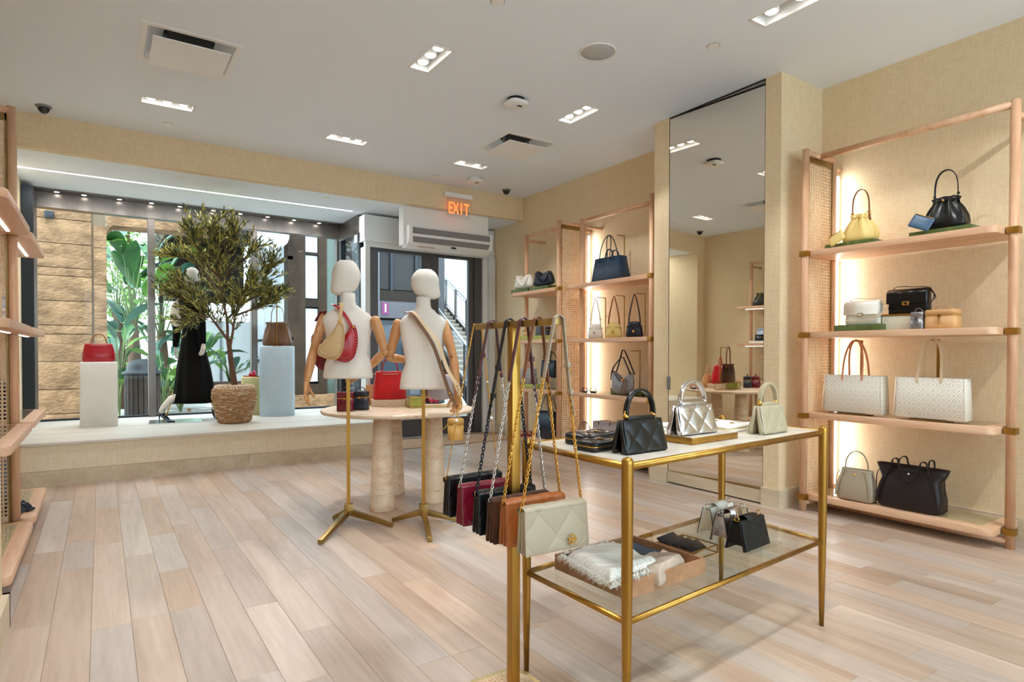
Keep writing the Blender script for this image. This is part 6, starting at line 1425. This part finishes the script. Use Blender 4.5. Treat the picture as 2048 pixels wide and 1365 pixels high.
# wicker planter, rail and sign
t = thing('wicker_planter', 'long woven planter with dark rim beyond the glass', 'planter', (2.0, 15.1, 0), -.1)
MB().box(-1.1, 1.0, -.02, .5, .02, .46).build('planter_core', mat('planter_core', (98, 66, 44), .8), t)
m = MB()
for k in range(7):
    for i in range(60): m.tube([(-1.1 + i * .035, -.03, .04 + k * .06), (-1.083 + i * .035, -.048, .07 + k * .06), (-1.065 + i * .035, -.03, .04 + k * .06)], .008, 4)
m.build('wicker_weave', MT['basket'], t, kind='stuff'); MB().box(-1.13, 1.03, -.05, .52, .46, .52).build('rim', mat('planter_rim', (84, 56, 42), .6), t)
t = thing('low_rail', 'white tubular rail on short wooden posts outside the window', 'rail', (1.5, 13.9, 0), -.1)
MB().tube([(-1.0, 0, .10), (1.0, 0, .10)], .055, 12).build('tube', MT['white'], t)
for x in (-.8, -.02, .75): MB().box(x - .03, x + .03, -.03, .03, 0, .06).build('post', mat('rail_post', (170, 108, 70), .7) if 'rail_post' not in bpy.data.materials else bpy.data.materials['rail_post'], t)
t = thing('letter_sign', 'orange standing letters on the white rail beyond the dress', 'sign', (1.5, 13.9, .157), -.1)
om = mat('orange_letters', (226, 168, 104), .5)
for ch, px in (('H', -.29), ('L', .09), ('U', .17), ('B', .29)):
    tmb(text_mesh(ch, .19, .012), Matrix.Translation((px, 0, .066)) @ Matrix.Rotation(pi / 2, 4, 'X')).build('sign_letter', om, t)
# white garden wall
wallw = mat('white_garden_wall', (236, 238, 240), .8)
t = thing('white_fence', 'bright white perforated fence panels in the garden', 'fence', (0, 17.3, 0))
for k in range(5):
    m = MB(); x0 = .7 + k * .95; m.box(x0, x0 + .9, 0, .03, .2, 2.0); m.build('fence_panel', wallw, t)
    MB().box(x0 + .9, x0 + .95, -.02, .05, 0, 2.1).build('fence_post', MT['steell'], t)
# covered passage roof and the building opposite
brown = mat('bronze_cladding', (66, 50, 38), .6, var=((48, 37, 29), 3), spec=.15); brownd = mat('dark_bronze', (42, 34, 29), .6, spec=.15)
grey = mat('charcoal_cladding', (48, 48, 52), .4, var=((38, 38, 42), 3)); greyl = mat('smoked_panel', (48, 46, 46), .5, spec=.2)
frost = mat('frosted_panel', (214, 220, 228), .5, var=((188, 194, 204), 2.5))
t = thing('passage_roof', 'brown panelled roof over the passage beyond the window', 'roof', (0, 0, 0))
for k in range(6): MB().box(1.25, 3.1, 12.6 + k * .9, 13.45 + k * .9, 3.9, 3.98).build('roof_panel', brown, t)
MB().box(1.2, 3.12, 12.55, 18.0, 3.985, 4.1).build('roof_deck', brownd, t); MB().box(1.15, 1.25, 12.5, 18, 3.7, 4.1).build('edge_beam', brownd, t)
MB().box(1.2, 1.3, 17.3, 17.4, 0, 3.9).build('post', brownd, t); MB().box(1.3, 3.1, 17.1, 17.25, 2.45, 3.985).build('fascia_beam', brownd, t)
for k, y in enumerate((13.8, 15.6)):
    q = thing('passage_downlight', ['warm round downlight in the brown passage roof, nearer one', 'warm round downlight in the brown passage roof, farther one'][k], 'downlight', (2.5, y, 3.898)); MB().lathe([(.11, 0), (.11, -.012), (.08, -.014)], 20).build('ring', brown, q); MB().lathe([(.07, -.012), (.07, -.018)], 16).build('lamp_face', emit('warm_lamp', (1, .6, .25), 4) if k == 0 else bpy.data.materials['warm_lamp'], q)
t = thing('column_capital', 'white moulded column top hanging in front of the frosted windows', 'column', (2.72, 12.2, 3.05))
MB().lathe([(.02, 0), (.06, .05), (.08, .09), (.10, .12), (.20, .17), (.27, .24), (.30, .32), (.31, .42), (.29, .44), (.29, .7), (.34, .75), (.34, 1.0)], 32).build('capital', MT['white'], t)
t = thing('opposite_building', 'dark building opposite with frosted windows and charcoal doors', 'building', (0, 0, 0))
# side wall of the building, x = 3.10, running away
for i, (y0, y1) in enumerate(((12.62, 12.85), (12.88, 13.35), (13.38, 14.0), (14.03, 14.75), (14.78, 15.6))):
    for z0, z1 in ((.5, 1.45), (1.5, 3.05), (3.12, 4.2)): MB().box(3.12, 3.16, y0, y1, z0, z1).build('frosted_pane', frost, t)
MB().box(3.09, 3.2, 12.6, 16, 1.45, 1.5).box(3.09, 3.2, 12.6, 16, 3.05, 3.12).box(3.09, 3.2, 12.6, 16, 0, .5).build('glazing_bar', brownd, t)
FX = [3.10, 3.46, 3.71, 3.88, 4.08, 4.82, 4.99, 5.30, 5.84, 6.27, 6.52]; Yc = 12.6
def seg(x0, x1, z0, z1, m, nm, dy=0): return MB().box(x0, x1, Yc - dy, Yc + .3, z0, z1).build(nm, m, t)
seg(3.10, 3.44, .35, 4.6, brown, 'cladding_panel'); seg(3.71, 3.88, .35, 4.6, brown, 'cladding_panel'); seg(3.44, 3.71, .3, .55, brown, 'cladding_panel')
for z0, z1 in ((.60, 2.09), (2.30, 3.17), (3.24, 4.4)): MB().box(3.46, 3.70, Yc + .05, Yc + .08, z0, z1).build('frosted_pane', frost, t)
for z in (2.12, 3.18): seg(3.44, 3.71, z, z + (.16 if z < 3 else .05), brownd, 'glazing_bar')
MB().box(3.44, 3.71, Yc + .1, Yc + .3, .5, 4.5).build('backing', brownd, t)
seg(3.0, 4.85, 0, .34, stone, 'stone_base', .12)
seg(3.88, 4.08, .34, 4.6, mat('green_glass', (84, 96, 88), .15, .2), 'glass_panel', -.06); seg(4.08, 4.40, .34, 4.6, brownd, 'cladding_panel', .02); seg(4.40, 4.82, .0, 4.6, grey, 'cladding_panel')
seg(4.82, 4.99, 0, 4.6, mat('silver_pilaster', (92, 92, 96), .3, .7), 'pilaster', .08)
seg(4.99, 6.27, 2.32, 2.55, brownd, 'fascia', .06); seg(4.99, 6.27, 1.95, 2.32, mat('sign_band', (78, 74, 80), .5), 'sign_band', .05)
for x0, x1 in ((5.0, 5.27), (5.33, 5.86), (5.92, 6.25)):
    for z0, z1 in ((2.58, 3.45), (3.55, 4.5)): MB().box(x0, x1, Yc + .05, Yc + .08, z0, z1).build('smoked_pane', greyl, t)
MB().box(4.99, 6.3, Yc + .1, Yc + .3, 0, 4.6).build('backing', brownd, t)
for x in (5.27, 5.86): MB().box(x, x + .06, Yc, Yc + .1, 2.5, 4.6).build('glazing_bar', MT['steeld'], t)
MB().box(4.99, 6.27, Yc - .01, Yc + .1, 3.45, 3.55).build('glazing_bar', MT['steeld'], t)
for x0, x1 in ((5.02, 5.60), (5.66, 6.24)):
    d_ = MB().box(x0, x1, Yc + .02, Yc + .08, .05, 1.90).build('dark_door', mat('dark_door', (44, 46, 52), .3) if 'dark_door' not in bpy.data.materials else bpy.data.materials['dark_door'], t)
    MB().box(x0 + .07, x1 - .07, Yc + .005, Yc + .02, .25, 1.8).build('door_glass', mat('dark_door_glass', (60, 68, 78), .1) if 'dark_door_glass' not in bpy.data.materials else bpy.data.materials['dark_door_glass'], d_)
MB().box(5.05, 5.20, Yc - .065, Yc - .05, 2.02, 2.28).build('number_plate', mat('purple_plate', (110, 30, 90), .4), t)
k = tmb(text_mesh('1', .26, .004), Matrix.Translation((5.125, Yc - .072, 2.15)) @ Matrix.Rotation(pi / 2, 4, 'X')); k.build('number', MT['white'], t)
seg(6.27, 6.52, 0, 4.6, grey, 'pilaster', .15)
MB().box(3.1, 6.5, Yc, Yc + 3, 4.6, 4.8).build('roof', brownd, t); MB().box(3.2, 6.5, Yc + .32, Yc + 3, 0, 4.6).build('core', brownd, t)
# stairs beyond the door
t = thing('outdoor_stairs', 'long grey outdoor staircase with steel railings beyond the door', 'stairs', (0, 0, 0))
bs = Vector((5.45, 9.55, 0)); ax_ = Vector((.245, .97, 0)).normalized(); sd_ = Vector((ax_.y, -ax_.x, 0)); T = Matrix(((ax_.x, sd_.x, 0, 5.33), (ax_.y, sd_.y, 0, 9.05), (0, 0, 1, 0), (0, 0, 0, 1)))
stp = mat('stair_tread', (150, 146, 138), .7); stg = mat('stair_steel', (96, 92, 92), .35, .7); SW_ = .80
for k in range(26):
    x = -1.0 + k * .30; z = .0 + k * .105
    MB().box(x, x + .32, 0, SW_, z + .075, z + .105, T).build('tread', stp, t); MB().box(x, x + .02, 0, SW_, z, z + .075, T).build('riser', mat('stair_riser', (118, 112, 106), .8) if 'stair_riser' not in bpy.data.materials else bpy.data.materials['stair_riser'], t)
for y in (-.05, .81):
    m = MB(); m.add([(-1.0, y, -.20), (-1.0, y + .04, -.20), (-1.0, y + .04, .12), (-1.0, y, .12), (6.8, y, 2.53), (6.8, y + .04, 2.53), (6.8, y + .04, 2.85), (6.8, y, 2.85)], [(0, 3, 2, 1), (4, 5, 6, 7), (0, 1, 5, 4), (1, 2, 6, 5), (2, 3, 7, 6), (3, 0, 4, 7)], False, T); m.build('stringer', brownd, t)
    for h_, rr_ in ((.85, .025), (.76, .012), (.22, .014)): MB().tube([(-1.0, y, h_), (6.8, y, 2.73 + h_)], rr_, 8, T=T).build('handrail', MT['steell'], t)
    for k in range(7):
        x = -.6 + k * 1.0; z = (x + 1.0) * .35 - .12; MB().box(x, x + .05, y - .02, y + .02, z, z + .98, T).box(x + .10, x + .13, y - .02, y + .02, z, z + .98, T).build('baluster', stg, t)
t = thing('white_building', 'sunlit white building with a planted balcony above the stairs', 'building', (0, 0, 0))
for k in range(7):
    for j in range(4): MB().box(4 + k * 1.6, 5.59 + k * 1.6, 19.5, 19.8, j * 1.5, j * 1.5 + 1.49).build('wall_panel', wallw, t)
MB().box(6.5, 15, 17.2, 19.5, 5.6, 5.8).build('balcony_floor', wallw, t); MB().box(6.5, 15, 17.2, 17.3, 4.6, 5.9).build('balcony_front', wallw, t)
for k in range(16): MB().box(6.6 + k * .5, 6.64 + k * .5, 17.2, 17.24, 5.9, 6.9).build('railing_bar', MT['steell'], t)
MB().box(6.5, 15, 17.18, 17.26, 6.9, 6.96).build('railing_top', MT['steell'], t)
t = thing('balcony_hedge', 'green hedge along the balcony of the white building', 'hedge', (0, 0, 0)); r = random.Random(8); m = MB()
for k in range(1400): p = Vector((r.uniform(6.6, 12), r.uniform(17.5, 18.3), r.uniform(5.8, 7.6))); leaf(m, p, Vector((r.uniform(-1, 1), r.uniform(-1, 1), r.uniform(-.5, 1))), .22, .06)
m.build('hedge_leaves', gl[1], t, kind='stuff')
